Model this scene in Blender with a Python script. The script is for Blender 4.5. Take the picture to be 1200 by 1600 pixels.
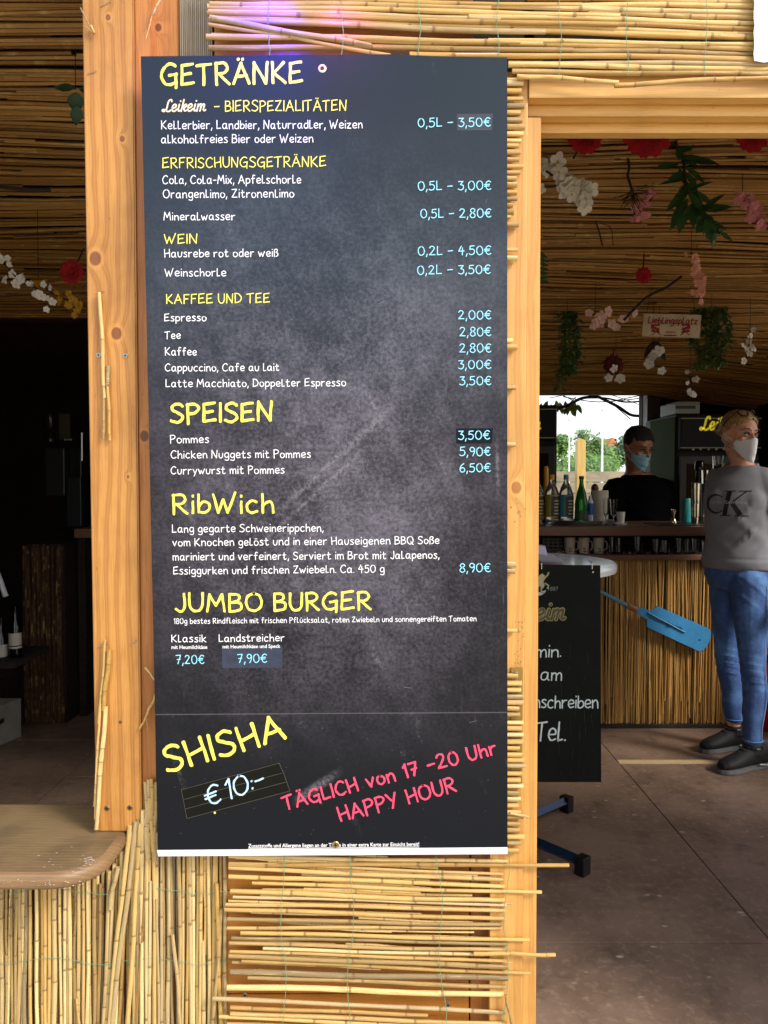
import bpy, bmesh, math, random
from math import sin, cos, pi, sqrt, radians as R
from mathutils import Vector, Matrix, noise as mnoise
from mathutils.bvhtree import BVHTree
for _o in list(bpy.data.objects): bpy.data.objects.remove(_o)
SC = bpy.context.scene
COL = SC.collection
# ---------------------------------------------------------------- camera, world, sun, exposure
HC = 1.28; PITCH = R(1.86); FPX = 1200.0
cam = bpy.data.cameras.new('camera'); camo = bpy.data.objects.new('camera', cam); COL.objects.link(camo)
cam.sensor_fit = 'VERTICAL'; cam.sensor_height = 24; cam.lens = 24 * FPX / 1600
cam.clip_start = 0.05; cam.clip_end = 600
camo.location = (0, 0, HC); camo.rotation_euler = (pi / 2 - PITCH, 0, 0)
SC.camera = camo
SUN_EL, SUN_AZ = R(37), R(128)          # azimuth clockwise from +Y: behind the camera, to the right
w = bpy.data.worlds.new('World'); SC.world = w; w.use_nodes = True
wn = w.node_tree.nodes; wl = w.node_tree.links
bg = wn['Background']; sky = wn.new('ShaderNodeTexSky'); sky.sky_type = 'NISHITA'; sky.sun_disc = False
sky.sun_elevation = SUN_EL; sky.sun_rotation = SUN_AZ; sky.air_density = 1.0; sky.dust_density = 3.0; sky.ozone_density = 1.0
# broken white cloud over the sky
_tc = wn.new('ShaderNodeTexCoord'); _mp = wn.new('ShaderNodeMapping'); _mp.inputs['Scale'].default_value = (1.6, 1.6, 5); wl.new(_tc.outputs['Generated'], _mp.inputs[0])
_nz = wn.new('ShaderNodeTexNoise'); _nz.inputs['Scale'].default_value = 2.2; _nz.inputs['Detail'].default_value = 6; _nz.inputs['Roughness'].default_value = .6; wl.new(_mp.outputs[0], _nz.inputs['Vector'])
_cr = wn.new('ShaderNodeMapRange'); _cr.interpolation_type = 'SMOOTHSTEP'; _cr.inputs[1].default_value = .38; _cr.inputs[2].default_value = .60; wl.new(_nz.outputs[0], _cr.inputs[0])
_mx = wn.new('ShaderNodeMix'); _mx.data_type = 'RGBA'; _mx.inputs[7].default_value = (5.6, 5.6, 5.7, 1); wl.new(_cr.outputs[0], _mx.inputs[0]); wl.new(sky.outputs[0], _mx.inputs[6]); wl.new(_mx.outputs[2], bg.inputs[0])
bg.inputs[1].default_value = 0.15
sl = bpy.data.lights.new('sun', 'SUN'); so = bpy.data.objects.new('sun', sl); COL.objects.link(so)
sl.energy = 1.75; sl.angle = R(17); sl.color = (1, .95, .87)
sd = Vector((sin(SUN_AZ) * cos(SUN_EL), cos(SUN_AZ) * cos(SUN_EL), sin(SUN_EL)))
so.rotation_euler = (-sd).to_track_quat('-Z', 'Y').to_euler()
SC.view_settings.view_transform = 'Standard'; SC.view_settings.look = 'None'
SC.view_settings.exposure = .92; SC.view_settings.gamma = 1; SC.view_settings.use_curve_mapping = False
SC.render.engine = 'CYCLES'
SC.cycles.use_denoising = True; SC.cycles.max_bounces = 9; SC.cycles.diffuse_bounces = 5; SC.cycles.glossy_bounces = 4
SC.cycles.transmission_bounces = 7; SC.cycles.transparent_max_bounces = 8; SC.cycles.sample_clamp_indirect = 6
SC.cycles.caustics_reflective = False; SC.cycles.caustics_refractive = False

# ---------------------------------------------------------------- helpers
rnd = random.Random(7)
CP, SP = cos(PITCH), sin(PITCH)
def P(px, py, Y):
    """world point on the plane y=Y seen at photograph pixel px,py"""
    u = (px - 600) / FPX; v = (800 - py) / FPX
    dy = CP + v * SP; dz = -SP + v * CP
    t = Y / dy
    return Vector((u * t, Y, HC + dz * t))
def PF(px, py, z=0.0):
    u = (px - 600) / FPX; v = (800 - py) / FPX
    dy = CP + v * SP; dz = -SP + v * CP
    t = (z - HC) / dz
    return Vector((u * t, dy * t, z))
def px2m(n, Y): return n * Y / FPX
def hexc(h):
    h = h.lstrip('#'); f = lambda c: c / 12.92 if c <= .04045 else ((c + .055) / 1.055) ** 2.4
    return tuple(f(int(h[i:i + 2], 16) / 255) for i in (0, 2, 4)) + (1,)

MATS = {}
def pm(name, color, rough=.6, metal=0, spec=.5, **k):
    if name in MATS: return MATS[name]
    m = bpy.data.materials.new(name); m.use_nodes = True; MATS[name] = m
    b = m.node_tree.nodes['Principled BSDF']
    if isinstance(color, str): color = hexc(color)
    b.inputs['Base Color'].default_value = tuple(color[:3]) + (1,)
    b.inputs['Roughness'].default_value = rough; b.inputs['Metallic'].default_value = metal
    b.inputs['Specular IOR Level'].default_value = spec
    for kk, v in k.items(): b.inputs[kk.replace('_', ' ')].default_value = v
    return m
class NT:
    def __init__(s, m): s.m = m; s.n = m.node_tree.nodes; s.l = m.node_tree.links; s.b = s.n['Principled BSDF']
    def node(s, t, **k):
        n = s.n.new(t)
        for a, v in k.items(): setattr(n, a, v)
        return n
    def put(s, sock, v):
        if v is None: return
        if isinstance(v, bpy.types.NodeSocket): s.l.new(v, sock)
        else: sock.default_value = v
    def math(s, op, a, b=None, c=None):
        n = s.node('ShaderNodeMath', operation=op); s.put(n.inputs[0], a); s.put(n.inputs[1], b)
        if c is not None: s.put(n.inputs[2], c)
        return n.outputs[0]
    def mix(s, f, a, b, mode='MIX'):
        n = s.node('ShaderNodeMix', data_type='RGBA', blend_type=mode); s.put(n.inputs[0], f)
        s.put(n.inputs[6], a); s.put(n.inputs[7], b); return n.outputs[2]
    def noise(s, vec, scale, detail=3, rough=.55, out=0, dist=0):
        n = s.node('ShaderNodeTexNoise'); s.put(n.inputs['Vector'], vec); n.inputs['Scale'].default_value = scale
        n.inputs['Detail'].default_value = detail; n.inputs['Roughness'].default_value = rough; n.inputs['Distortion'].default_value = dist
        return n.outputs[out]
    def comb(s, x, y, z):
        n = s.node('ShaderNodeCombineXYZ'); s.put(n.inputs[0], x); s.put(n.inputs[1], y); s.put(n.inputs[2], z); return n.outputs[0]
    def sep(s, v):
        n = s.node('ShaderNodeSeparateXYZ'); s.put(n.inputs[0], v); return n.outputs
    def ramp(s, f, stops, interp='LINEAR'):
        n = s.node('ShaderNodeValToRGB'); r = n.color_ramp; r.interpolation = interp
        while len(r.elements) < len(stops): r.elements.new(.5)
        for e, (p, c) in zip(r.elements, stops):
            e.position = p; e.color = c if not isinstance(c, (int, float)) else (c, c, c, 1)
        s.put(n.inputs[0], f); return n.outputs[0]
    def smooth(s, v, a, b):
        n = s.node('ShaderNodeMapRange', interpolation_type='SMOOTHSTEP'); s.put(n.inputs[0], v)
        n.inputs[1].default_value = a; n.inputs[2].default_value = b; return n.outputs[0]
    def pos(s): return s.node('ShaderNodeNewGeometry').outputs['Position']
    def obj(s): return s.node('ShaderNodeTexCoord').outputs['Object']
    def orand(s): return s.node('ShaderNodeObjectInfo').outputs['Random']
    def attr(s, name, out='Fac'):
        n = s.node('ShaderNodeAttribute'); n.attribute_name = name; return n.outputs[out]
    def bump(s, h, st=.3, dist=.002):
        n = s.node('ShaderNodeBump'); n.inputs['Strength'].default_value = st; n.inputs['Distance'].default_value = dist
        s.put(n.inputs['Height'], h); s.l.new(n.outputs[0], s.b.inputs['Normal'])
    def color(s, c): s.put(s.b.inputs['Base Color'], c)
    def rough(s, c): s.put(s.b.inputs['Roughness'], c)

def wood(name, base, dark, freq=180, axis='Z', knots=(), knotc='6b3a1a', rough=.45, amp=5., stain=.25, bump=.25, seed=0., grain=.4):
    if name in MATS: return MATS[name]
    m = pm(name, base, rough); t = NT(m); x, y, z = t.sep(t.pos())
    if axis == 'Z': a, l = x, z
    elif axis == 'X': a, l = z, x
    else: a, l = x, y
    a = t.math('ADD', a, t.math('MULTIPLY', y if axis != 'Y' else z, .7))
    lv = t.comb(t.math('MULTIPLY', a, 7.), t.math('MULTIPLY', l, 1.3), seed)
    n1 = t.noise(lv, 1.6, 2, .5)
    val = t.math('ADD', t.math('MULTIPLY', a, freq), t.math('MULTIPLY', n1, amp * 2.2))
    km = None; ring = None
    for kx, kz, kr in knots:
        d = t.math('SQRT', t.math('ADD', t.math('POWER', t.math('DIVIDE', t.math('SUBTRACT', x if axis == 'Z' else z, kx), kr), 2),
              t.math('POWER', t.math('DIVIDE', t.math('SUBTRACT', l, kz), kr * 1.25), 2)))
        push = t.math('MULTIPLY', t.math('EXPONENT', t.math('MULTIPLY', t.math('MULTIPLY', d, d), -.18)), 5.)
        val = t.math('ADD', val, push)
        k = t.smooth(d, 1.08, .82); r_ = t.math('MULTIPLY', t.smooth(d, 1.9, 1.2), t.smooth(d, .9, 1.2))
        km = k if km is None else t.math('MAXIMUM', km, k); ring = r_ if ring is None else t.math('MAXIMUM', ring, r_)
    sn = t.math('SINE', val)
    g = t.ramp(t.math('MULTIPLY_ADD', sn, .5, .5), [(0, 0.), (.55, .18), (.85, 1.), (1, .6)])
    fib = t.noise(t.comb(t.math('MULTIPLY', a, 620), t.math('MULTIPLY', l, 11), seed), 1., 4, .7)
    big = t.noise(t.comb(t.math('MULTIPLY', a, 5), t.math('MULTIPLY', l, 3.5), seed + 3), 1.3, 4, .6)
    b_, d_ = hexc(base), hexc(dark)
    c = t.mix(t.math('MULTIPLY', g, grain), b_, d_)
    c = t.mix(t.math('MULTIPLY', t.smooth(fib, .46, .68), .55), c, d_)
    spk = t.noise(t.comb(t.math('MULTIPLY', a, 130), t.math('MULTIPLY', l, 34), seed + 7), 1., 3, .6)
    c = t.mix(t.math('MULTIPLY', t.smooth(spk, .70, .76), .55), c, tuple(v * .3 for v in d_[:3]) + (1,))
    c = t.mix(t.math('MULTIPLY', t.smooth(big, .42, .75), stain), c, tuple(v * .55 for v in d_[:3]) + (1,))
    if km is not None:
        c = t.mix(t.math('MULTIPLY', ring, .45), c, tuple(min(1, v * 1.15) for v in b_[:3]) + (1,))
        c = t.mix(t.math('MULTIPLY', km, .8), c, hexc(knotc))
    t.color(c)
    t.rough(t.math('MULTIPLY_ADD', big, .3, rough - .15))
    t.bump(t.math('ADD', t.math('MULTIPLY', g, -.6), fib), bump, .0015)
    return m
def mottled(name, c1, c2, scale=8, rough=.6, bump=.1, det=5, space='pos', metal=0, spec=.5, bd=.002):
    if name in MATS: return MATS[name]
    m = pm(name, c1, rough, metal, spec); t = NT(m); v = t.pos() if space == 'pos' else t.obj()
    n = t.noise(v, scale, det, .62); n2 = t.noise(v, scale * 7.3, 3, .6)
    t.color(t.mix(t.smooth(t.math('MULTIPLY_ADD', n2, .4, t.math('MULTIPLY', n, .6)), .36, .66), hexc(c1), hexc(c2)))
    t.rough(t.math('MULTIPLY_ADD', n2, .3, rough - .15))
    if bump: t.bump(n2, bump, bd)
    return m

def tag(o, label=None, cat=None, group=None, kind=None):
    if label: o['label'] = label
    if cat: o['category'] = cat
    if group: o['group'] = group
    if kind: o['kind'] = kind
    return o
def thing(name, label, cat, loc=(0, 0, 0), group=None, kind=None):
    o = bpy.data.objects.new(name, None); COL.objects.link(o); o.location = loc; o.empty_display_size = .02
    return tag(o, label, cat, group, kind)
def wloc(o):
    v = Vector((0, 0, 0))
    while o is not None: v += o.location; o = o.parent
    return v
class MB:
    def __init__(s): s.v = []; s.f = []; s.a = None
    def add(s, vs, fs):
        k = len(s.v); s.v += [tuple(q) for q in vs]; s.f += [tuple(i + k for i in f) for f in fs]; return s
    def box(s, x0, x1, y0, y1, z0, z1, bev=0, rot=None, org=None):
        if bev:
            bm = bmesh.new(); bmesh.ops.create_cube(bm, size=1)
            for v in bm.verts: v.co = Vector((x0 + (v.co.x + .5) * (x1 - x0), y0 + (v.co.y + .5) * (y1 - y0), z0 + (v.co.z + .5) * (z1 - z0)))
            bmesh.ops.bevel(bm, geom=bm.edges[:], offset=bev, segments=2, affect='EDGES', profile=.6)
            vs = [v.co.copy() for v in bm.verts]; fs = [[v.index for v in f.verts] for f in bm.faces]; bm.free()
        else:
            vs = [Vector((x, y, z)) for z in (z0, z1) for y in (y0, y1) for x in (x0, x1)]
            fs = [(0, 2, 3, 1), (4, 5, 7, 6), (0, 1, 5, 4), (2, 6, 7, 3), (0, 4, 6, 2), (1, 3, 7, 5)]
        if rot is not None:
            o = Vector(org) if org is not None else Vector(((x0 + x1) / 2, (y0 + y1) / 2, (z0 + z1) / 2))
            vs = [rot @ (v - o) + o for v in vs]
        return s.add(vs, fs)
    def tube(s, pts, r, n=8, cap=True, flat=1., up=None):
        pts = [Vector(p) for p in pts]; m = len(pts)
        if not hasattr(r, '__len__'): r = [r] * m
        r = list(r) + [r[-1]] * max(0, m - len(r))
        vs = []; fs = []; prev = None
        for i, p in enumerate(pts):
            t = (pts[min(i + 1, m - 1)] - pts[max(i - 1, 0)])
            t = t.normalized() if t.length > 1e-9 else Vector((0, 0, 1))
            if prev is None:
                u = Vector(up) if up is not None else (Vector((0, 0, 1)) if abs(t.z) < .9 else Vector((1, 0, 0)))
            else: u = prev
            u = (u - t * u.dot(t)).normalized(); prev = u; b = t.cross(u)
            for k in range(n):
                a = 2 * pi * k / n; vs.append(p + (b * cos(a) + u * sin(a) * flat) * r[i])
        for i in range(m - 1):
            for k in range(n):
                k2 = (k + 1) % n; fs.append((i * n + k, i * n + k2, (i + 1) * n + k2, (i + 1) * n + k))
        if cap: fs.append(tuple(range(n - 1, -1, -1))); fs.append(tuple((m - 1) * n + k for k in range(n)))
        return s.add(vs, fs)
    def lathe(s, prof, c=(0, 0, 0), n=20, capb=True, capt=True, sx=1, sy=1):
        c = Vector(c); vs = []; fs = []; m = len(prof)
        for r, z in prof:
            for k in range(n):
                a = 2 * pi * k / n; vs.append(c + Vector((r * cos(a) * sx, r * sin(a) * sy, z)))
        for i in range(m - 1):
            for k in range(n):
                k2 = (k + 1) % n; fs.append((i * n + k, i * n + k2, (i + 1) * n + k2, (i + 1) * n + k))
        if capb: fs.append(tuple(range(n - 1, -1, -1)))
        if capt: fs.append(tuple((m - 1) * n + k for k in range(n)))
        return s.add(vs, fs)
    def ell(s, c, r, n=12, m=8, rot=None):
        c = Vector(c); vs = []; fs = []
        if not hasattr(r, '__len__'): r = (r, r, r)
        for i in range(1, m):
            th = pi * i / m
            for k in range(n):
                a = 2 * pi * k / n; q = Vector((r[0] * sin(th) * cos(a), r[1] * sin(th) * sin(a), r[2] * cos(th)))
                vs.append(c + (rot @ q if rot is not None else q))
        for zz in (r[2], -r[2]):
            q = Vector((0, 0, zz)); vs.append(c + (rot @ q if rot is not None else q))
        T = (m - 1) * n
        for i in range(m - 2):
            for k in range(n):
                k2 = (k + 1) % n; fs.append((i * n + k, (i + 1) * n + k, (i + 1) * n + k2, i * n + k2))
        for k in range(n):
            k2 = (k + 1) % n; fs.append((T, k, k2)); fs.append((T + 1, (m - 2) * n + k2, (m - 2) * n + k))
        return s.add(vs, fs)
    def prism(s, poly, d):
        """poly: 3-D points of the front face; d: extrusion vector"""
        poly = [Vector(p) for p in poly]; d = Vector(d); n = len(poly)
        fs = [tuple(range(n)), tuple(range(2 * n - 1, n - 1, -1))] + [(k, k + n, (k + 1) % n + n, (k + 1) % n) for k in range(n)]
        return s.add(poly + [p + d for p in poly], fs)
    def quad(s, a, b, c, d): return s.add([a, b, c, d], [(0, 1, 2, 3)])
    def build(s, name, mat, parent=None, smooth=False, fix=False, bev=0):
        o0 = wloc(parent) if parent is not None else Vector((0, 0, 0))
        me = bpy.data.meshes.new(name); me.from_pydata([tuple(Vector(q) - o0) for q in s.v], [], s.f)
        if fix or bev:
            bm = bmesh.new(); bm.from_mesh(me); bmesh.ops.recalc_face_normals(bm, faces=bm.faces[:])
            if bev: bmesh.ops.bevel(bm, geom=bm.edges[:], offset=bev, segments=2, affect='EDGES')
            bm.to_mesh(me); bm.free()
        if mat is not None: me.materials.append(mat)
        if smooth:
            me.polygons.foreach_set('use_smooth', [True] * len(me.polygons))
            if smooth != 'all': me.set_sharp_from_angle(angle=R(38))
        me.update(); o = bpy.data.objects.new(name, me); COL.objects.link(o)
        if parent is not None: o.parent = parent
        return o
def dup(o, parent=None):
    c = o.copy(); COL.objects.link(c); c.parent = parent
    for ch in [q for q in o.children]: dup(ch, c)
    return c
def catmull(pts, per=6):
    pts = [Vector(p) for p in pts]
    if len(pts) < 3: return pts
    out = []; n = len(pts)
    for i in range(n - 1):
        p0 = pts[max(i - 1, 0)]; p1 = pts[i]; p2 = pts[i + 1]; p3 = pts[min(i + 2, n - 1)]
        for k in range(per):
            t = k / per
            out.append(.5 * ((2 * p1) + (p2 - p0) * t + (2 * p0 - 5 * p1 + 4 * p2 - p3) * t * t + (3 * p1 - p0 - 3 * p2 + p3) * t ** 3))
    out.append(pts[-1]); return out
# ---------------------------------------------------------------- stroke lettering (hand drawn glyphs, laid as thin paint)
G = {
'A':"0,0 3.6,10|3.4,10 6.8,0|1.2,3.5 5.9,3.9", 'B':".3,0 .5,10|.3,9.8 3.8,9.5 4.6,7.6 3.4,5.8 .8,5.2|.8,5.2 4.6,4.8 5.4,2.6 4.2,.7 .3,0",
'C':"6,8.4 4.2,9.9 1.8,8.6 .3,5 1.2,1.5 3.4,.1 6,1.5", 'D':".4,0 .5,10|.1,9.8 3.6,9.2 6,5.4 4.6,1.6 .3,.1",
'E':"5.3,10.1 .6,9.4|.6,9.6 .3,.2|.5,5 4.4,5.6|.2,.3 5.5,1.1", 'F':"5.2,9.9 .6,9.5|.6,9.6 .4,0|.5,5 4.2,5.3",
'G':"6.2,8.9 4,10 1.4,8 .2,4.6 1.4,1.2 3.8,.4 6,1.5|6.7,5.2 3.4,4.6|6.3,5 6.2,-1.2", 'H':".2,10 .6,0|5.6,10.2 5.9,0|.5,4.2 5.8,5.6",
'I':".5,10 .3,0", 'J':"3.8,10 3.9,2.6 2.4,.1 .2,1.6", 'K':".4,10 .5,0|5.4,9.9 .8,4.5|1,4.9 5.9,0", 'L':".5,10 .4,.3|.3,.4 4.8,.7",
'M':".1,0 1.2,10|1.1,10 3.9,3.3|3.8,3.3 6.6,10|6.5,10 7.6,0", 'N':".3,0 .6,10|.5,10 5.4,.1|5.4,0 6.2,10",
'O':"3.8,9.8 1.2,8.6 .2,5 1.2,1.3 3.6,0 6,1.6 6.8,5 5.8,8.6 3.3,10", 'P':".5,-.8 .5,10|.1,9.5 3.6,9.9 5.4,7.8 4,5.4 .7,4.6",
'Q':"3.8,9.8 1.2,8.6 .2,5 1.2,1.3 3.6,0 6,1.6 6.8,5 5.8,8.6 3.3,10|4,3 6.9,-.8", 'R':".5,-.2 .5,10|.1,9.5 3.6,9.9 5.2,7.8 4,5.4 .8,4.8|1.6,4.9 5.9,0",
'S':"5.4,8.7 3.6,10 1.2,9.1 .8,7 2.8,5.4 5,3.8 5.1,1.6 2.8,0 .1,1", 'T':"-.4,9.3 6,10.1|2.9,9.7 2.6,0", 'U':".4,10 .4,3.4 2,.3 4.4,.6 5.6,3.4 5.8,10",
'V':"0,10 2.9,0|2.8,0 6,10", 'W':"0,9.6 2,0|1.9,0 4.1,7|4,7 5.8,0|5.7,0 9,10.5", 'X':"0,10 5.4,0|5.4,10 0,0", 'Y':"0,10 2.8,5|5.8,10 2.2,-.2",
'Z':".3,9.4 5.5,9.8|5.4,9.7 .3,.4|.2,.5 5.9,.4",
'a':"4.6,5.6 2.6,6.4 .7,4.8 .6,1.6 2.2,.2 4.1,1.8 4.7,6|4.7,6 4.7,1.4 5.6,.1", 'b':".5,9.6 .5,.3|.5,3.2 2.4,5.8 4.7,4.6 4.7,1.7 2.6,.1 .4,.6",
'c':"4.4,5.6 2.6,6.4 .7,4.6 .6,1.8 2.2,.1 4.6,.9", 'd':"4.4,5.3 2.3,6.2 .6,4 .8,1 2.6,.1 4.4,1.8|4.6,9.8 4.7,.1",
'e':".7,3.1 4.6,3.7 4.2,5.8 2.4,6.5 .7,5 .5,2 2.2,.2 4.8,1", 'f':"4.4,9.2 3.2,10 2,8.6 1.9,0|.2,5.7 4,6.1", 'g':"4.5,5.7 2.4,6.4 .6,4.6 .8,1.7 2.6,.7 4.4,2|4.6,6.2 4.7,-1.6 3,-3 .7,-2.3",
'h':".5,9.8 .5,0|.5,3.6 2.4,5.6 4.2,5 4.7,0", 'i':".6,6.2 .5,.1|.55,8.8 .65,9.4", 'j':"2,6.2 2,-1.6 .8,-3 -.6,-2.2|2,8.8 2.1,9.4", 'k':".4,9.8 .5,0|4.3,6.3 .8,3|.9,3.3 4.8,0",
'l':".5,9.7 .4,.6 1,.3 3.2,.7", 'm':".4,6.1 .5,0|.5,4.2 2,6 3.3,5 3.5,0|3.5,4.2 5.2,6 6.6,5 6.9,0", 'n':".4,6.2 .5,0|.5,4.1 2.4,6.1 4.2,5.2 4.7,0",
'o':"2.9,6.3 .9,5.4 .4,3 1.2,.7 3,.1 4.7,1.7 4.8,4.4 2.6,6.4", 'p':".4,6.3 .4,-3|.4,4.6 2.4,6.3 4.5,5 4.5,2 2.6,.5 .4,1.2", 'r':".4,6.2 .5,0|.5,3.8 2,5.8 3.9,6",
's':"3.9,5.9 2,6.5 .7,5.2 2.2,3.7 3.9,2 2.8,.2 .2,.6", 't':"1.8,9 1.7,1.6 2.8,.1 4.4,1|.1,5.9 3.9,6.3", 'u':".4,6.3 .6,1.6 2.2,0 4.1,1.3 4.7,6.3",
'v':".1,6.3 2.1,.2|2.1,.2 4.5,6.5", 'w':"0,6.3 1.7,.2|1.7,.2 3.2,4.8|3.2,4.8 4.8,.2|4.8,.2 6.9,6.6", 'x':".2,6.2 4.4,0|4.5,6.4 0,0", 'y':".2,6.2 2.4,1.2|4.8,6.3 1.2,-3",
'z':".3,6 4.3,6.3|4.2,6.2 .3,.5|.2,.5 4.7,.3", '0':"3.2,9.9 1,8.2 .3,5 1,1.6 3,0 5.2,1.7 5.8,5 4.9,8.4 2.8,10", '1':".1,7.6 1.8,10|1.7,10 1.6,0",
'2':".4,8 1.8,9.8 4,9.4 4.6,7.4 2.8,3.8 .3,.5|.2,.5 5.4,.5", '3':".4,9.4 4.6,9.6|4.5,9.6 2.2,6|2.2,6 4.6,5 4.8,2 2.6,0 .1,1.2", '4':"2.8,10 .2,4.2|.2,4.1 5.4,4.4|3.8,8 3.6,-.4",
'5':"4.8,9.8 1.2,9.5|1.1,9.5 .8,5.8|.8,5.8 3.2,6.2 5,4.2 4.2,1 2,0 .1,1", '6':"4.2,9.8 1.6,7.4 .4,3.4 1.4,.5 3.6,.2 5,2.2 4,4.8 2,4.9 .7,3", '7':".2,9.5 5.2,9.7|5.1,9.7 2.2,0|1.4,4.8 4.8,5.2",
'8':"3,5.2 .9,7 1.4,9.2 3.2,9.9 4.8,8.6 4.4,6.6 1.6,4.6 .4,2.4 1.6,.2 3.8,.1 5.1,2 4.2,4.2 2.6,5.4", '9':"4.6,7.6 3.6,9.6 1.6,9.7 .4,7.6 1.4,5.4 3.4,5.2 4.8,7.2|4.8,8.4 4.6,4 3,0",
'ß':".4,-.4 .5,7.6 2,9.6 4,8.8 3.7,6.6 2.3,5.6 4.4,4 4.4,1.3 2.2,.1", '€':"5.6,8.6 3.8,9.8 1.7,8.2 1.1,5 1.8,1.5 3.8,.2 5.8,1.3|-.2,5.8 4.6,6.1|-.2,4 4.2,4.3",
'–':".2,4.6 4.6,4.9", '-':".2,3.9 3.4,4.1", ',':".9,1 .1,-2", '.':".2,.3 .5,.5", ':':".4,1 .6,1.3|.5,4.6 .7,4.9", '!':".5,10 .4,3|.4,.3 .5,.6"}
UML = {'Ä':('A',2.2,11.4), 'Ö':('O',2.2,11.6), 'Ü':('U',1.8,11.6), 'ä':('a',1.4,8.4), 'ö':('o',1.4,8.4), 'ü':('u',1.2,8.4)}
# script letters for the brewery logo (slanted later); third number = relative width of the pen
SCRIPT = {
'L':"6.2,8.8 5.6,10.4 4,10 3.2,7.6 3.1,4 2.4,1.2 .8,.3 -.4,1 .4,2 2.4,1.2 5,.1 6.9,1.4", 'e':".6,2.6 3,3.6 3.6,5.4 2.4,6.4 1,5.2 .6,2.6 1.6,.5 3.4,.5 5,2.2",
'i':"1,6.2 .8,2 1.4,.4 2.8,1|1.3,8.6 1.5,9", 'k':"1,10.2 .6,0|.8,3 3,6 4.2,5.2 3,3.4 1.4,3|2.2,3 3.4,.4 4.8,1", 'm':".6,6.2 .5,0|.6,3.6 2,6 3.2,5.6 3,0|3,3.6 4.6,6 5.8,5.4 5.6,1.4 6.6,.4 7.6,1.2"}
def glyph(ch, font=G):
    extra = []
    if ch in UML:
        b, x, y = UML[ch]; extra = [[(x, y), (x + .25, y + .5)], [(x + 1.9, y), (x + 2.1, y + .5)]]; ch = b
    st = [[tuple(map(float, p.split(','))) for p in s.split()] for s in font[ch].split('|')] + extra
    wd = max(p[0] for s in st for p in s)
    return st, wd
def strokes(text, font=G, gap=1.75, space=3.6, jit=.22, r=rnd, slant=0):
    out = []; x = 0
    for ch in text:
        if ch == ' ': x += space; continue
        st, wd = glyph(ch, font); jy = r.uniform(-jit, jit); sc = 1 + r.uniform(-.03, .03)
        for s in st: out.append([(x + p[0] * sc + slant * p[1], p[1] * sc + jy) for p in s])
        x += wd * sc + gap
    return out, x - gap
def ribbon(mb, pts, wdt, place, lift, rough=.12, r=rnd, per=6):
    """pts 2-D in glyph units -> strip with rounded, slightly ragged ends; place(x,y,lift)->3-D"""
    p = catmull([Vector((q[0], q[1], 0)) for q in pts], per)
    if len(p) == 2: p = [p[0].lerp(p[1], k / 5) for k in range(6)]
    m = len(p); vs = []; fs = []
    T = [(p[min(i + 1, m - 1)] - p[max(i - 1, 0)]).normalized() for i in range(m)]
    seq = []
    for k in (90, 62, 32): seq.append((p[0] - T[0] * wdt * .5 * sin(R(k)) * .8, T[0], max(.06, cos(R(k)))))
    for i in range(m): seq.append((p[i], T[i], 1.))
    for k in (32, 62, 90): seq.append((p[-1] + T[-1] * wdt * .5 * sin(R(k)) * .8, T[-1], max(.06, cos(R(k)))))
    ph = r.uniform(0, 9)
    for i, (q, t, f) in enumerate(seq):
        wl_ = wdt * .5 * f * (1 + rough * sin(i * .9 + ph) + r.uniform(-rough, rough)); wr = wdt * .5 * f * (1 + rough * sin(i * 1.3 + ph * 2) + r.uniform(-rough, rough))
        nrm = Vector((-t.y, t.x, 0)); a = q + nrm * wl_; b = q - nrm * wr
        vs += [place(a.x, a.y, lift), place(b.x, b.y, lift)]
    for i in range(len(seq) - 1): fs.append((2 * i, 2 * i + 1, 2 * i + 3, 2 * i + 2))
    mb.add(vs, fs)
def text_px(mb, text, x0, y0, x1, y1, cap, sw, Y, font=G, lift0=.0004, rough=.12, jit=.22, slant=0, gap=1.75, space=3.6, per=5):
    """text between photo pixels (x0,y0) and (x1,y1) (baseline), cap height in px, on the plane y=Y"""
    st, wd = strokes(text, font, gap, space, jit, rnd, slant)
    a = P(x0, y0, Y); b = P(x1, y1, Y); ex = (b - a) / wd; up = Vector((0, -1, 0)).cross((b - a).normalized())
    up = -up if up.z < 0 else up
    ey = up * px2m(cap, Y) / 10
    kx = ex.length / ey.length
    k = [0]
    def place(x, y, l):   # x in 'cap' units; undo anisotropy for the pen
        return a + ex * (x / kx) + ey * y + Vector((0, -l, 0))
    for i, s in enumerate(st):
        s2 = [(q[0] * kx, q[1]) for q in s]
        ribbon(mb, s2, sw / cap * 10, place, lift0 + .00004 * (i % 7), rough, rnd, per)
def print_text(text, x0, y0, x1, cap, Y, name, mat, parent, y1=None, bold=.012, lift=.0005):
    """small printed sans text on the plane y=Y"""
    cu = bpy.data.curves.new(name, 'FONT'); cu.body = text; cu.size = 1; cu.offset = bold; cu.resolution_u = 2
    o = bpy.data.objects.new(name, cu); COL.objects.link(o)
    dg = bpy.context.evaluated_depsgraph_get(); me = bpy.data.meshes.new_from_object(o.evaluated_get(dg))
    bpy.data.objects.remove(o)
    xs = [v.co.x for v in me.vertices]; x_0, x_1 = min(xs), max(xs)
    a = P(x0, y0, Y); b = P(x1, y0 if y1 is None else y1, Y); ex = (b - a) / (x_1 - x_0); up = Vector((0, -1, 0)).cross(ex.normalized()); up = -up if up.z < 0 else up
    ey = up * px2m(cap, Y) / .70
    off = wloc(parent) if parent is not None else Vector((0, 0, 0))
    for v in me.vertices: v.co = a + ex * (v.co.x - x_0) + ey * v.co.y + Vector((0, -lift, 0)) - off
    me.materials.clear(); me.materials.append(mat)
    o = bpy.data.objects.new(name, me); COL.objects.link(o); o.parent = parent
    return o

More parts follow.
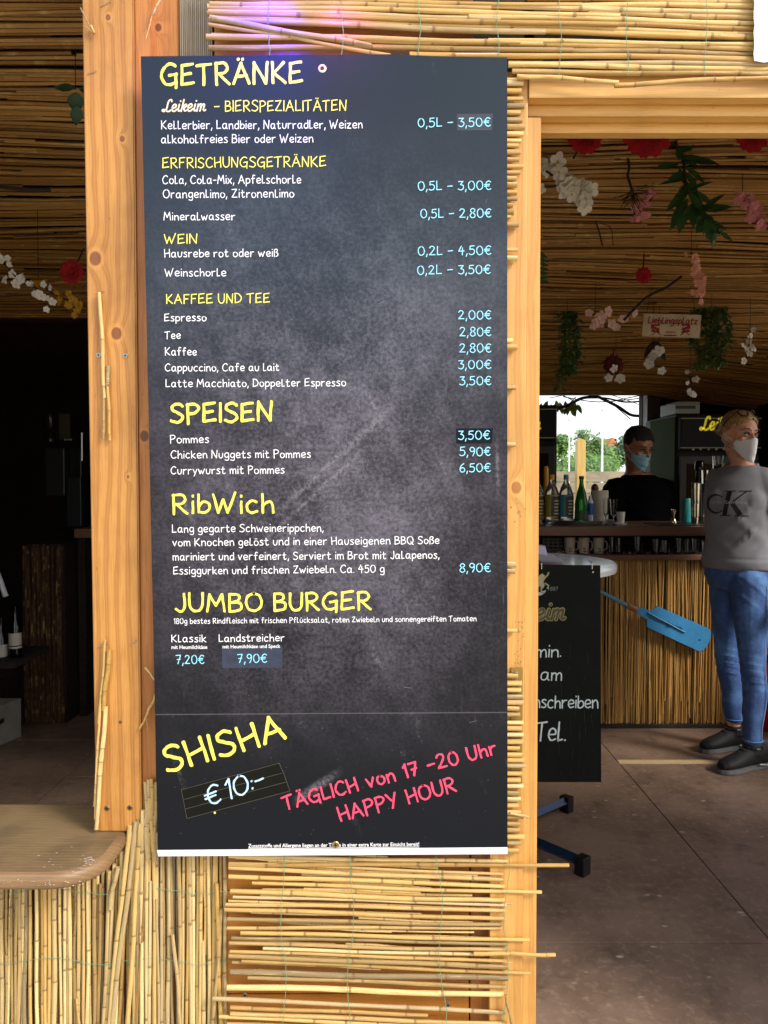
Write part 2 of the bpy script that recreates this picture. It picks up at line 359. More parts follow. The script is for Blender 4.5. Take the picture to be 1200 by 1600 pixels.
# ---------------------------------------------------------------- materials
def reed_mat(name, cols, space='obj', joints=True, rough=.42):
    m = pm(name, cols[0], rough); t = NT(m)
    rn = t.orand() if space == 'obj' else t.attr('tone')
    n = len(cols); c = t.ramp(rn, [((i + .5) / n, hexc(q)) for i, q in enumerate(cols)])
    x, y, z = t.sep(t.obj() if space == 'obj' else t.attr('along', 'Vector'))
    sh = t.math('MULTIPLY', rn, 37.)
    st = t.noise(t.comb(t.math('MULTIPLY', x, 5), t.math('ADD', t.math('MULTIPLY', y, 1.6), sh), z), 1.7, 4, .65)
    sp = t.noise(t.comb(t.math('MULTIPLY', x, 60), t.math('MULTIPLY', y, 6), sh), 1.3, 3, .6)
    c = t.mix(t.math('MULTIPLY', t.smooth(st, .5, .72), .55), c, hexc('8d7a52'))
    c = t.mix(t.math('MULTIPLY', t.smooth(st, .45, .3), .4), c, hexc('ecd08a'))
    c = t.mix(t.math('MULTIPLY', t.smooth(sp, .66, .74), .6), c, hexc('4a3320'))
    if joints: c = t.mix(t.math('MULTIPLY', t.attr('joint'), .72), c, hexc('6a4a28'))
    t.color(c); t.bump(t.math('ADD', sp, st), .25, .001)
    return m
REED = reed_mat('reed_straw', ['bd9450', 'd2ac66', '97794a', 'dab774', 'a8813f', 'c8a66e', 'b8924e', '84704f', 'cdb284', 'e0c180'])
REEDV = reed_mat('reed_straw_upright', ['b9934e', 'd0b070', '94713a', 'c4ae7e', '81602f', 'd4ba80', '82735a', 'bf9a50', 'a39474', 'dcc48c'])
REEDC = reed_mat('reed_ceiling', ['a87836', 'be8e46', '845a24', 'cca05a', '9e6e2e'], space='attr', joints=False, rough=.6)
REEDB = reed_mat('reed_bar', ['b8863c', 'c89c54', '9a6e32', 'd2ab66', 'a67a38'], space='attr', joints=False, rough=.55)
PAINT_Y = mottled('yellow_print', 'f4ec62', 'efe45a', 300, .6, 0)
PAINT_W = pm('white_print', 'eef0f6', .6)
PAINT_C = pm('cyan_print', '92dcf6', .6)
PAINT_R = pm('red_print', 'f0466c', .6)
WIRE = pm('green_wire', '5f9474', .5)
STEEL = pm('steel', 'b8b8b4', .32, 1.)
BRASS = pm('brass_screw', 'a89a6a', .4, 1.)
DARKM = pm('black_plastic', '0b0b0c', .4)
VARN = wood('varnished_panel', 'b4762a', '8a4d14', 150, 'X', rough=.35, seed=2.)
def knots_px(l, Y): return [(P(a, b, Y).x, P(a, b, Y).z, px2m(r, Y)) for a, b, r in l]
POSTW = wood('post_pine', 'c68f4a', '935a22', 300, 'Z', knots_px([(149, 404, 9), (182, 521, 8), (169, 27, 4), (191, 217, 4), (200, 745, 2.5)], 1.43), '6f3a22', .4, 6., .4, grain=.6)
POSTW2 = wood('second_pine', 'bd7c3c', '8a4c1a', 210, 'Z', knots_px([(229, 682, 7), (247, 42, 5)], 1.45), '4c2a18', .42, 5., .3, seed=5.)
JAMBW = wood('jamb_pine', 'd0a05a', 'ae7634', 190, 'Z', knots_px([(808, 762, 8), (812, 1120, 3)], 1.41), '9a5d2c', .33, 4., .22, seed=9., grain=.55)
HEADW = wood('header_pine', 'dcae66', 'b98642', 240, 'X', (), '9a5d2c', .36, 5., .2, seed=11., grain=.55)
GREYW = wood('weathered_grey', 'a89a84', '6d6250', 800, 'Z', (), '6b5a40', .7, 1., .5, seed=4.)
SHELFW = wood('worn_shelf', '86704f', '4f4029', 900, 'X', (), '3a2416', .5, 3., .6, seed=14., grain=.25)

# ---------------------------------------------------------------- ground, floor, shell of the hut
mb = MB(); mb.quad((-120, -60, -.15), (120, -60, -.15), (120, 200, -.15), (-120, 200, -.15))
tag(mb.build('ground', mottled('gravel_ground', 'c6bca4', '9c927c', 3., .9, .4)), 'pale gravel ground round the hut', None, None, 'structure')

fm = pm('phenolic_floor', '5d4536', .45); t = NT(fm); ps = t.pos()
n1 = t.noise(ps, 2.2, 6, .65); n2 = t.noise(ps, 38, 4, .7); n3 = t.noise(ps, 9, 5, .6)
c = t.mix(t.smooth(n1, .35, .68), hexc('8f7767'), hexc('6d594a'))
c = t.mix(t.math('MULTIPLY', t.smooth(n2, .48, .70), .6), c, hexc('a08a76'))
c = t.mix(t.math('MULTIPLY', t.smooth(n3, .54, .70), .45), c, hexc('4a3a30'))
vo = t.node('ShaderNodeTexVoronoi'); vo.inputs['Scale'].default_value = 21; t.put(vo.inputs['Vector'], t.comb(t.math('MULTIPLY', t.sep(ps)[0], .55), t.sep(ps)[1], 0.))
c = t.mix(t.math('MULTIPLY', t.math('MULTIPLY', t.smooth(vo.outputs[0], .17, .06), t.smooth(n3, .50, .60)), .9), c, hexc('c4b29e'))
c = t.mix(t.math('MULTIPLY', t.smooth(t.noise(t.comb(t.math('MULTIPLY', t.sep(ps)[0], 26), t.math('MULTIPLY', t.sep(ps)[1], 6), 3.), 1.4, 5, .7), .66, .74), .45), c, hexc('8f7d6c'))
t.color(c); t.rough(t.math('MULTIPLY_ADD', n3, .4, .28)); t.bump(n2, .15, .001)
fl = thing('floor', 'brown phenolic plywood sheets with dark joints', None, (0, 0, 0), kind='structure')
MB().box(-3.1, 3.7, 1.36, 5.8, -.14, -.02).build('subfloor', pm('subfloor_dark', '17120e', .9), fl)
g = .0022
for (xa, xb, rows) in ((-3.1, -1.41, (1.36, 2.6, 3.85, 5.8)), (-1.41, 1.09, (1.36, 2.116, 3.36, 4.61, 5.8)), (1.09, 3.6, (1.36, 2.27, 3.515, 4.76, 5.8))):
    for a, b in zip(rows, rows[1:]):
        y0 = a + (.046 if (xa > 1 and a == 3.515) else g)
        MB().box(xa + g, xb - g, y0, b - g, -.018, 0, .0012).build('panel', fm, fl)
MB().box(1.09, 3.6, 3.517, 3.559, -.018, .0035, .001).build('joint_strip', wood('pale_strip', 'd9c193', 'b3986a', 200, 'X'), fl)

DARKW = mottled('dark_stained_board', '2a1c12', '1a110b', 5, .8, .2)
def board(name, label, x0, x1, y0, y1, z0, z1, mat=DARKW):
    return tag(MB().box(x0, x1, y0, y1, z0, z1).build(name, mat), label, 'wall', None, 'structure')
# back wall with its opening, side walls, roof
WX0, WX1, WZ0, WZ1 = .62, P(1003, 700, 5.7).x, .98, P(900, 616, 5.7).z
hut = thing('hut_wall', 'dark timber back and side walls of the bar hut', 'wall', (0, 0, 0), kind='structure')
ZR = 2.62
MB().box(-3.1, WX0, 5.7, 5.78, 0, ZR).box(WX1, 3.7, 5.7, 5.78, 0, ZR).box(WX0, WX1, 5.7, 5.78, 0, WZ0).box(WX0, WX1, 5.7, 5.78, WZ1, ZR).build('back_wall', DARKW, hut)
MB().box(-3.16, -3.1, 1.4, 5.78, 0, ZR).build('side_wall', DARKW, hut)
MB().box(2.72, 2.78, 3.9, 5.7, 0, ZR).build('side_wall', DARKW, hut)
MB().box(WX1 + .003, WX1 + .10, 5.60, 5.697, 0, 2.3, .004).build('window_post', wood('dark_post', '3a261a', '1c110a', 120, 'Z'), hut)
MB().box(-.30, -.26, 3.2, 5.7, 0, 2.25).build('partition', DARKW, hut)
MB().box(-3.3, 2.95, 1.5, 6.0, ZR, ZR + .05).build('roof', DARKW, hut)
MB().box(-3.1, -1.35, 1.44, 1.50, 1.0 - .36 + .01, ZR).box(-1.35, -.50, 1.47, 1.50, 2.30, ZR).build('added_front_infill', DARKW, hut)  # unseen infill, added to keep daylight out of the left room
MB().box(2.68, 2.72, 2.6, 3.898, .001, 1.02).build('added_sun_blocker', DARKW, hut)  # unseen panel added to shade the lower bar front from the sun
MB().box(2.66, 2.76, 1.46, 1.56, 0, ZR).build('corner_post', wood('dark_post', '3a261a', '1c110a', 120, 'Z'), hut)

# ---------------------------------------------------------------- reed ceiling
def ceil_z(x, y):
    h = 1.10 - .100 * (y - 1.5)
    if x > 1.9: h -= .05 * max(0, y - 3.0) * (x - 1.9)
    return HC + h
def attr_tone(o, tones, along):
    me = o.data; a = me.attributes.new('tone', 'FLOAT', 'POINT'); a.data.foreach_set('value', tones)
    b = me.attributes.new('along', 'FLOAT_VECTOR', 'POINT'); b.data.foreach_set('vector', along)
def reed_mass(name, paths, mat, parent, n=5):
    mb = MB(); tones = []; along = []
    for pts, rad in paths:
        k0 = len(mb.v); mb.tube(pts, rad, n, cap=True)
        tn = rnd.random(); off = rnd.uniform(0, 9); p0 = Vector(pts[0])
        for q in mb.v[k0:]: tones.append(tn); along += [(Vector(q) - p0).length + off, 0, 0]
    o = mb.build(name, mat, parent, smooth=True); attr_tone(o, tones, along); o['kind'] = 'stuff'; return o
paths = []
y = 1.52
while y < 5.66:
    x = (-3.05 if y < 3.66 else -.25) + rnd.uniform(-.6, 0)
    base = y + rnd.uniform(-.004, .004)
    while x < 2.7:
        L = rnd.uniform(.8, 2.2); sl_ = rnd.uniform(-.012, .012); dz = rnd.uniform(-.006, .010)
        if rnd.random() < .03: sl_ *= 4; dz = -.018
        x0, x1 = max(-3.08 if y < 3.66 else -.25, x), min(2.7, x + L)
        if x1 - x0 > .1:
            pts = []
            for k in range(6):
                xx = x0 + (x1 - x0) * k / 5; yy = base + sl_ * (k / 5 - .5) * L + .004 * sin(xx * 3 + y * 40)
                yy = min(5.66, yy)
                pts.append((xx, yy, ceil_z(xx, yy) + dz + .010 * sin(xx * 1.7 + y * 2.3) + .006 * sin(xx * 5 + y * 9)))
            paths.append((pts, rnd.uniform(.0035, .0072)))
        x += L + rnd.uniform(-.1, .03)
    y += rnd.uniform(.0085, .0125)
ce = thing('ceiling', 'brown reed matting under the roof', None, (0, 0, 0), kind='structure')
reed_mass('reed_matting', paths, REEDC, ce)
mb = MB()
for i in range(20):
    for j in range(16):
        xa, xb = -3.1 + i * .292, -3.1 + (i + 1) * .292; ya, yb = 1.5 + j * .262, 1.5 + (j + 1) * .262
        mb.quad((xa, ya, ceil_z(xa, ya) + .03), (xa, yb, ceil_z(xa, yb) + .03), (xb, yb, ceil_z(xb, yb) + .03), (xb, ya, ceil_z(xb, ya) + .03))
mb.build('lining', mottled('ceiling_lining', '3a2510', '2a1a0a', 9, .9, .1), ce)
# low beam on the left, with its own reed skirt
bz1 = P(50, 466, 3.62).z; bz0 = P(50, 497, 3.62).z
MB().box(-3.1, -.31, 3.73, 5.7, ceil_z(-1, 3.7) + .06, ZR - .01).build('dark_soffit', DARKW, ce)
bm_ = thing('ceiling_beam', 'low beam wrapped in reeds, crossing the dark room on the left', 'beam', (-1.7, 3.66, bz0))
MB().box(-3.08, -.32, 3.63, 3.72, bz0, bz1 + .10, .004).build('timber', wood('beam_timber', '5a3c20', '35210f', 100, 'X'), bm_)
reed_mass('reed_cladding', [([(-3.08 + k * .55, 3.62, bz0 + .008 + j * .0125 + .002 * sin(k + j)) for k in range(6)], .006) for j in range(8)], REEDC, bm_)
# ---------------------------------------------------------------- facade timbers
YB = 1.395                      # face of the menu board
def plank(px0, py0, px1, py1, Yf, depth, bev=.0015):
    """box whose front face at y=Yf spans the given photo pixels"""
    a = P(px0, py1, Yf); b = P(px1, py0, Yf)
    return MB().box(a.x, b.x, Yf, Yf + depth, a.z, b.z, bev)
ZTOP = 2.62
def lean_plank(xt0, xb0, xt1, xb1, Yf, depth, zb, zt, yt=0, yb=1300):
    """upright plank whose edges pass through photo points at heights yt and yb"""
    def ln(xt, xb):
        a, b = P(xt, yt, Yf), P(xb, yb, Yf); k = (b.x - a.x) / (b.z - a.z)
        return a.x + k * (zb - a.z), a.x + k * (zt - a.z)
    l0, l1 = ln(xt0, xb0); r0, r1 = ln(xt1, xb1)
    return MB().prism([(l0, Yf, zb), (r0, Yf, zb), (r1, Yf, zt), (l1, Yf, zt)], (0, depth, 0))
ZS = P(170, 1300, 1.43).z       # top of the serving shelf
fr = thing('timber_post', 'thick honey coloured pine post with knots left of the menu board', 'post', (P(172, 1300, 1.43).x, 1.45, ZS))
lean_plank(128, 150, 208, 221, 1.43, .075, ZS + .0005, ZTOP).build('plank', POSTW, fr, fix=True, bev=.0025)
lean_plank(209.5, 222.5, 236, 246, 1.437, .06, .0, ZTOP).build('backing_plank', POSTW2, fr, fix=True, bev=.002)
p2 = thing('rear_post', 'second pine plank showing purple light above the menu board corner', 'post', (P(255, 60, 1.452).x, 1.46, 0))
lean_plank(237, 247, 279, 290, 1.452, .05, .0, ZTOP).build('plank', POSTW2, p2, fix=True, bev=.002)
def screw(px, py, Y, parent, mat=STEEL, r=.0032, washer=0, cross=True):
    c = P(px, py, Y); mb = MB()
    def disc(rr, y0, y1):
        n = 14; pts = [(c.x + rr * cos(2 * pi * k / n), c.y + y0, c.z + rr * sin(2 * pi * k / n)) for k in range(n)]
        pts2 = [(c.x + rr * .82 * cos(2 * pi * k / n), c.y + y1, c.z + rr * .82 * sin(2 * pi * k / n)) for k in range(n)]
        mb.add(pts + pts2, [tuple(range(n, 2 * n))] + [(k, (k + 1) % n, (k + 1) % n + n, k + n) for k in range(n)])
    disc(r, 0, -.0012); o = mb.build('screw', mat, parent, fix=True)
    if cross:
        m2 = MB().box(c.x - r * .55, c.x + r * .55, c.y - .0016, c.y - .00125, c.z - r * .13, c.z + r * .13).box(c.x - r * .13, c.x + r * .13, c.y - .00165, c.y - .0013, c.z - r * .55, c.z + r * .55)
        m2.build('cross_slot', DARKM, o)
    if washer:
        mb = MB(); disc(washer, .001, .0); mb.build('washer', pm('white_washer', 'e8e4e0', .4), parent, fix=True)
    return o
for q in ((154, 555), (196, 556)): screw(*q, 1.43, fr, r=.0052)
for q in ((167, 1263), (203, 1262)): screw(*q, 1.43, fr, pm('dull_screw', '8a7558', .5, 1.), r=.0052)
screw(188, 1128, 1.43, fr, pm('dull_screw', '8a7558', .5, 1.), r=.003)
def staple(x0, y0, x1, y1, Y, parent):
    a, b = P(x0, y0, Y - .002), P(x1, y1, Y - .002)
    MB().tube([a + Vector((0, .004, 0)), a, b, b + Vector((0, .004, 0))], .0007, 5).build('staple', STEEL, parent)
for s in ((203, 1008, 213, 1001), (153, 1012, 168, 1006), (137, 115, 150, 111), (150, 458, 162, 455), (158, 573, 171, 572), (158, 9, 172, 2)): staple(*s, 1.43, fr)
gp = thing('grooved_plank', 'weathered grey grooved decking plank above the menu board', 'plank', (P(304, 40, 1.445).x, 1.46, 0))
xa, xb = P(280, 40, 1.445).x, P(331, 40, 1.445).x
zlo = 1.9; m = MB(); nr = 17; st = (xb - xa) / nr
m.box(xa, xb, 1.449, 1.48, zlo, ZTOP); m.build('board', GREYW, gp)
m = MB()
for k in range(nr): m.box(xa + st * k + .0006, xa + st * (k + 1) - .0006, 1.4465, 1.4489, zlo, ZTOP)
m.build('ribs', GREYW, gp)

# varnished panel boards under and behind the menu board
pw = thing('board_wall', 'orange varnished boards behind the cane matting and the menu board', 'wall', (P(560, 1500, 1.44).x, 1.45, -.15))
xa, xb = P(345, 1500, 1.44).x, P(733, 1500, 1.44).x
zs = [-.15, P(0, 1600, 1.44).z - .05, P(0, 1553, 1.44).z, P(0, 1392, 1.44).z, P(0, 1180, 1.44).z, P(0, 1020, 1.44).z, P(0, 860, 1.44).z, P(0, 700, 1.44).z, P(0, 540, 1.44).z, P(0, 380, 1.44).z, P(0, 220, 1.44).z, P(0, 100, 1.44).z, P(0, 20, 1.44).z, ZTOP]
for a, b in zip(zs, zs[1:]): MB().box(xa, xb, 1.44, 1.462, a + .001, b - .001, .0015).build('board', VARN, pw)
xc, xd = P(735, 1500, 1.446).x, P(764, 1500, 1.446).x
MB().box(xc, xd, 1.446, 1.47, -.15, P(0, 120, 1.446).z, .0015).build('upright', POSTW2, pw)
for q in ((383, 1555), (700, 1570)): screw(*q, 1.44, pw, STEEL, .005)
# backing behind everything, closes the facade
MB().box(xb - .02, P(835, 10, 1.47).x, 1.472, 1.49, -.15, ZTOP).box(P(820, 10, 1.47).x, 3.6, 1.472, 1.49, P(0, 112, 1.47).z, ZTOP).build('backing', DARKW, pw)
MB().box(P(222, 10, 1.49).x, xb - .018, 1.4905, 1.51, -.15, ZTOP).build('backing', DARKW, pw)

# door frame
jb = thing('door_frame', 'pale pine door frame with knots at the right edge of the menu board', 'door frame', (P(825, 1500, 1.41).x, 1.43, -.15))
xj0, xj1, xj2 = P(765, 1500, 1.418).x, P(826, 180, 1.41).x, P(845, 220, 1.43).x
zh1 = P(0, 118, 1.41).z
MB().box(xj0, xj1, 1.418, 1.47, -.15, P(0, 112, 1.418).z, .0015).build('jamb', JAMBW, jb)
xj3 = P(838, 1500, 1.43).x
MB().prism([(xj1 + .0005, 1.428, -.15), (xj3, 1.428, -.15), (xj2, 1.428, P(0, 183, 1.428).z), (xj1 + .0005, 1.428, P(0, 183, 1.428).z)], (0, .052, 0)).build('jamb_lining', JAMBW, jb, fix=True, bev=.0015)
XR = 1.32
za, zb, zc, zd = P(0, 117, 1.412).z, P(0, 153, 1.412).z, P(0, 182, 1.440).z, P(0, 208, 1.468).z
MB().box(xj1 + .001, XR, 1.412, 1.438, zb, za, .002).build('header_board', HEADW, jb)
MB().box(xj1 + .001, XR, 1.4395, 1.466, zc, za, .002).build('header_board', HEADW, jb)
MB().box(xj2 + .001, XR, 1.4675, 1.492, zd, zc + .03, .002).build('header_board', HEADW, jb)
MB().box(XR - .06, XR, 1.412, 1.49, -.15, za - .001, .002).build('jamb', JAMBW, jb)
MB().box(XR + .001, 3.6, 1.44, 1.47, -.15, ZTOP - .1).build('infill', VARN, jb)
hp = thing('hinge_plate', 'tarnished brass plate screwed to the door frame', 'plate', P(807, 1225, 1.416))
plank(797.5, 1043, 817, 1225, 1.4145, .003, .0008).build('plate', pm('tarnished_brass', '94793a', .45, .55), hp)
for q in ((806, 1053), (806, 1216)): screw(*q, 1.4145, hp, STEEL, .0045)
m = MB()
for i in range(46):
    q = P(rnd.gauss(811, 4), rnd.choice((rnd.gauss(795, 12), rnd.gauss(1030, 16), rnd.gauss(980, 8))), 1.4176)
    m.ell(q, (rnd.uniform(.0005, .0018), .0006, rnd.uniform(.0006, .0022)), 6, 4)
m.build('flaked_paint', pm('flaked_wood', 'a5834e', .8), jb)['kind'] = 'stuff'

# ---------------------------------------------------------------- canes: shared reed meshes
def reed_mesh(k, n=8, seg=9):
    r = random.Random(100 + k); mb = MB(); jn = sorted(r.sample(range(1, seg), r.choice((2, 3, 3))))
    stations = [(0, 1., 0.)]; 
    for i in range(1, seg + 1):
        x = i / seg
        if i in jn: stations += [(x - .006, 1., 0), (x - .002, 1.13, 1), (x + .002, 1.1, 1), (x + .007, .95, .25)]
        else: stations.append((x, 1 - .10 * x + r.uniform(-.03, .03), 0))
    a1, a2, p1, p2 = r.uniform(-.9, .9), r.uniform(-.9, .9), r.uniform(0, 6), r.uniform(0, 6)
    vs = []; fs = []; jv = []
    for x, rr, j in stations:
        oy = .35 * a1 * sin(3.1 * x + p1); oz = .6 * a2 * sin(3.6 * x + p2) + .25 * sin(9 * x + p1)
        for q in range(n):
            a = 2 * pi * q / n; vs.append((x - .5, rr * cos(a) + oy, rr * sin(a) + oz)); jv.append(j)
    m = len(stations)
    for i in range(m - 1):
        for q in range(n): q2 = (q + 1) % n; fs.append((i * n + q, (i + 1) * n + q, (i + 1) * n + q2, i * n + q2))
    c0 = len(vs); fs.append(tuple(range(n))); fs.append(tuple((m - 1) * n + q for q in range(n - 1, -1, -1)))
    me = bpy.data.meshes.new('reed'); me.from_pydata(vs, [], fs)
    me.polygons.foreach_set('use_smooth', [len(p.vertices) == 4 for p in me.polygons])
    at = me.attributes.new('joint', 'FLOAT', 'POINT'); at.data.foreach_set('value', jv)
    return me
RM = [reed_mesh(k) for k in range(12)]; RMV = []
for q in RM:
    c_ = q.copy(); c_.materials.append(REEDV); q.materials.append(REED); RMV.append(c_)
def reed(a, b, r, parent, upright=False, name='reed'):
    a, b = Vector(a), Vector(b); d = b - a
    o = bpy.data.objects.new(name, (RMV if upright else RM)[rnd.randrange(12)]); COL.objects.link(o); o.parent = parent
    x = d.normalized(); y = Vector((0, 1, 0)); z = x.cross(y).normalized(); y = z.cross(x)
    M = Matrix((x, y, z)).transposed()
    o.rotation_mode = 'QUATERNION'; o.rotation_quaternion = M.to_quaternion()
    o.location = (a + b) / 2 - wloc(parent); o.scale = (d.length, r, r); return o
def wire(name, pts, parent, r=.0006, mat=WIRE):
    return MB().tube(pts, r, 5).build(name, mat, parent, smooth=True)
def wavy(px, y0, y1, Y, parent, amp=2.5, dx=0):
    n = max(6, int((y1 - y0) / 9)); pts = []
    for i in range(n + 1):
        f = i / n; q = P(px + dx * f + amp * sin(f * 9 + px) + rnd.uniform(-.9, .9), y0 + (y1 - y0) * f, Y); q.y += rnd.uniform(-.001, .0015); pts.append(q)
    wire('tie_wire', pts, parent)

# lower mat of horizontal canes
lm = thing('cane_mat', 'horizontal cane matting tied with green wire beside and below the menu board', 'matting', (P(580, 1450, 1.42).x, 1.42, P(580, 1600, 1.42).z))
Z5 = [(75,76,940,92,9),(75,100,1142,106,10),(75,98,985,130,7),(75,112,985,150,10),(75,135,985,172,10),(148,160,1055,188,9),(80,186,985,213,11),(88,201,985,230,7),(65,224,990,247,9),(62,243,990,270,10),(70,272,980,288,9),(70,297,980,302,8),(112,316,1020,337,9),(84,329,990,352,8),(76,348,990,367,9),(182,364,845,383,8),(78,374,990,402,8),(75,389,990,420,11),(115,404,1015,440,9),(80,437,995,457,13),(135,453,985,483,10),(70,487,985,505,13),(25,524,985,562,10),(80,549,700,570,9),(80,568,990,598,10),(45,580,985,615,9),(70,603,985,632,9),(60,622,985,650,10),(75,645,985,668,9)]
for x0, y0, x1, y1, d in Z5:
    Yr = 1.414 + rnd.uniform(-.0012, .002) - .0006 * d / 10; rr = px2m(d / 2.9, Yr)
    reed(P(320 + x0 / 2, 1300 + y0 / 2, Yr), P(320 + x1 / 2 - (24 if x1 < 1000 and x1 > 960 else 0) + rnd.uniform(-3, 3), 1300 + y1 / 2, Yr), rr, lm)
for i in range(46):
    y_ = 1338 + i * 3.9 + rnd.uniform(-3, 3)
    if y_ > 1512: y_ += 46
    a_ = rnd.uniform(352, 640); b_ = a_ + rnd.uniform(110, 330); reed(P(a_, y_ - 4, 1.419), P(min(b_, 800), y_ + 3, 1.419), px2m(rnd.uniform(1.6, 3.2), 1.42), lm)
reed(P(740, 1490, 1.408), P(868, 1491.5, 1.408), px2m(3.4, 1.4), lm)
# canes behind the board, their sawn ends show along its right edge
y = 124
while y < 1330:
    vis = y < 345 or y > 1060 or rnd.random() < .13
    xe = (817 if y > 1060 else 821) + rnd.uniform(-8, 4)
    if 200 < y < 345: xe -= (y - 200) * .12
    if 345 <= y <= 1060: xe = 806 + rnd.uniform(-6, 5)
    if vis:
        Yr = 1.409; s_ = px2m(rnd.uniform(3.6, 5.0), Yr)
        reed(P(362 + rnd.uniform(-8, 8), y - 6, Yr + .004), P(xe, y, Yr), s_, lm)
    y += rnd.uniform(8.8, 11.5)
for x, dx in ((441, 3), (551, -6), (684, 10), (793, -4)): wavy(x, 1334, 1600, 1.4055, lm, 4, dx)
reed(P(790, 1555, 1.404), P(800, 1600, 1.404), px2m(2.4, 1.4), lm)
reed(P(797, 1272, 1.402), P(826, 1276, 1.402), px2m(2.4, 1.4), lm)

# top mat of horizontal canes
tm = thing('top_cane_mat', 'horizontal cane matting above the menu board and doorway, lit purple', 'matting', (P(750, 60, 1.40).x, 1.40, P(750, 120, 1.40).z))
TOPR = [(-62,-44),(-54,-36),(-46,-28),(-38,-20),(-30,-11),(-21,-3),(-12,5),(-3,13),(5,21),(11,29),(19,37),(21,46),(27,54),(31,62),(58,70),(56,79),(72,86),(86,93),(100,100),(104,108),(112,116)]
for i, (yl, yr) in enumerate(TOPR):
    xl = 325 + rnd.uniform(-4, 8)
    if i in (20,): xl = 800
    if i in (18, 19): xl = 794
    if i == 17: xl = 640
    xr = 1255; Yr = 1.400 + rnd.uniform(-.002, .003)
    ym = yl + (yr - yl) * .62
    if xl > 600: reed(P(xl, yl, Yr), P(xr, yr, Yr), px2m(4.2, Yr), tm); continue
    # two canes laid end to end, lapping
    xm = rnd.uniform(700, 980); f = (xm - xl) / (xr - xl); ymm = yl + (yr - yl) * (f ** .8)
    reed(P(xl, yl, Yr), P(xm + 30, ymm, Yr), px2m(rnd.uniform(3.6, 5), Yr), tm)
    reed(P(xm - 20, ymm - 1, Yr + .003), P(xr + rnd.uniform(-4, 30), yr, Yr + .003), px2m(rnd.uniform(3.4, 4.8), Yr), tm)
reed(P(328, 29, 1.392), P(580, 72, 1.397), px2m(4.6, 1.39), tm)
reed(P(326, 38, 1.395), P(610, 86, 1.400), px2m(3.0, 1.39), tm)
reed(P(808, 117, 1.398), P(966, 131, 1.394), px2m(3.6, 1.39), tm)
reed(P(960, 132, 1.396), P(1240, 121, 1.396), px2m(3.8, 1.39), tm)
for x in (420, 535, 655, 778): wavy(x, -50, 86, 1.3925, tm, 1.5)
for x in (875, 980, 1103): wavy(x, -50, 118, 1.3925, tm, 1.8)
ps_ = thing('paper_sheet', 'white paper sheet in a plastic sleeve pinned over the canes, top right corner', 'paper', P(1200, 90, 1.386))
m = MB(); n = 14; vs = []; fs = []
for i in range(n + 1):
    for j in range(8):
        f = i / n; e = (1178 + (0.8 * sin(i * 2.3) if j == 0 else 0)) + j * 16; q = P(e, -60 + f * 155 + (3 * sin(j * 1.7) if i == n else 0), 1.386 + .0025 * sin(i * .9 + j)); vs.append(q)
for i in range(n):
    for j in range(7): fs.append((i * 8 + j, (i + 1) * 8 + j, (i + 1) * 8 + j + 1, i * 8 + j + 1))
m.add(vs, fs); m.build('sheet', pm('paper_white', 'c6ccd6', .35, Coat_Weight=.6), ps_, smooth='all')

# mat of upright reeds, bottom left
vm = thing('reed_mat', 'upright reed matting under the serving shelf, bottom left', 'matting', (P(170, 1600, 1.45).x, 1.44, -.15))
cnt = 0
for layer, (Yr, lo, hi) in enumerate(((1.4455, 2.4, 3.2), (1.436, 2.2, 3.9))):
    x = -60 + layer * 3
    while x < 357:
        d = rnd.uniform(lo, hi); yb = rnd.uniform(1625, 1860)
        lean = 0
        if layer and 150 < x < 205: lean = (x - 150) * .72 if x < 190 else 34
        top = 1372 if x < 150 else (1300 if x < 246 else 1322)
        xt = x + lean + rnd.uniform(-2.5, 2.5)
        if x >= 150: xt = min(xt, 350)
        if layer and 150 < x < 205: top = 1375 - (xt - 160) * 1.45
        if layer and 205 <= x < 243: top = rnd.uniform(1217, 1290) if x > 214 else 1284; xt = x + rnd.uniform(-1, 2)
        top = max(top, 1215)
        gap = layer and rnd.random() < .08
        if not gap:
            Ys = Yr if xt < 205 or xt > 250 else 1.4295
            cut = 0 if rnd.random() > .2 or not layer else rnd.uniform(30, 180)
            reed(P(x + rnd.uniform(-3, 3), yb, Yr), P(xt, top + cut, min(Ys, Yr)), px2m(d, Yr), vm, True)
            if cut: reed(P(x + rnd.uniform(-2, 2) , 1300 + 120 + cut - 60, Yr + .004) if 0 else P(x + 1, top + cut + 20, Yr + .004), P(xt + 2, top, Yr + .004), px2m(d * .85, Yr), vm, True)
        x += d * 1.9 + rnd.uniform(-.8, .9); cnt += 1
for (x0, y0, x1, y1, d) in ((236, 1217, 240, 1330, 3.6), (226, 1222, 232, 1345, 3.2), (231, 1218, 233, 1340, 3.4), (243, 1222, 243, 1345, 3.0), (212, 1283, 176, 1600, 4.2), (205, 1290, 168, 1610, 4.2), (219, 1286, 200, 1600, 3.8), (186, 1355, 170, 1420, 4.0), (340, 1380, 346, 1640, 3.6), (346, 1420, 330, 1640, 3.2), (270, 1460, 285, 1640, 3.2), (120, 1560, 128, 1650, 2.2)):
    reed(P(x1, y1, 1.428), P(x0, y0, 1.4285), px2m(d, 1.43), vm, True)
MB().box(-3.1, P(355, 1500, 1.452).x, 1.4525, 1.47, -.15, ZS - .032).box(P(197, 1500, 1.452).x, P(345, 1500, 1.452).x, 1.4525, 1.47, ZS - .03, P(0, 1290, 1.45).z).build('backing', wood('mat_backing', '7a4a1c', '4a2a10', 150, 'X'), vm)
for yy in (1392, 1502):
    pts = []
    for k in range(46):
        q = P(-40 + k * 8.8, yy + 5 * sin(k * .35) + rnd.uniform(-1.5, 1.5), 1.4295); pts.append(q)
    wire('tie_wire', pts, vm, .0005)

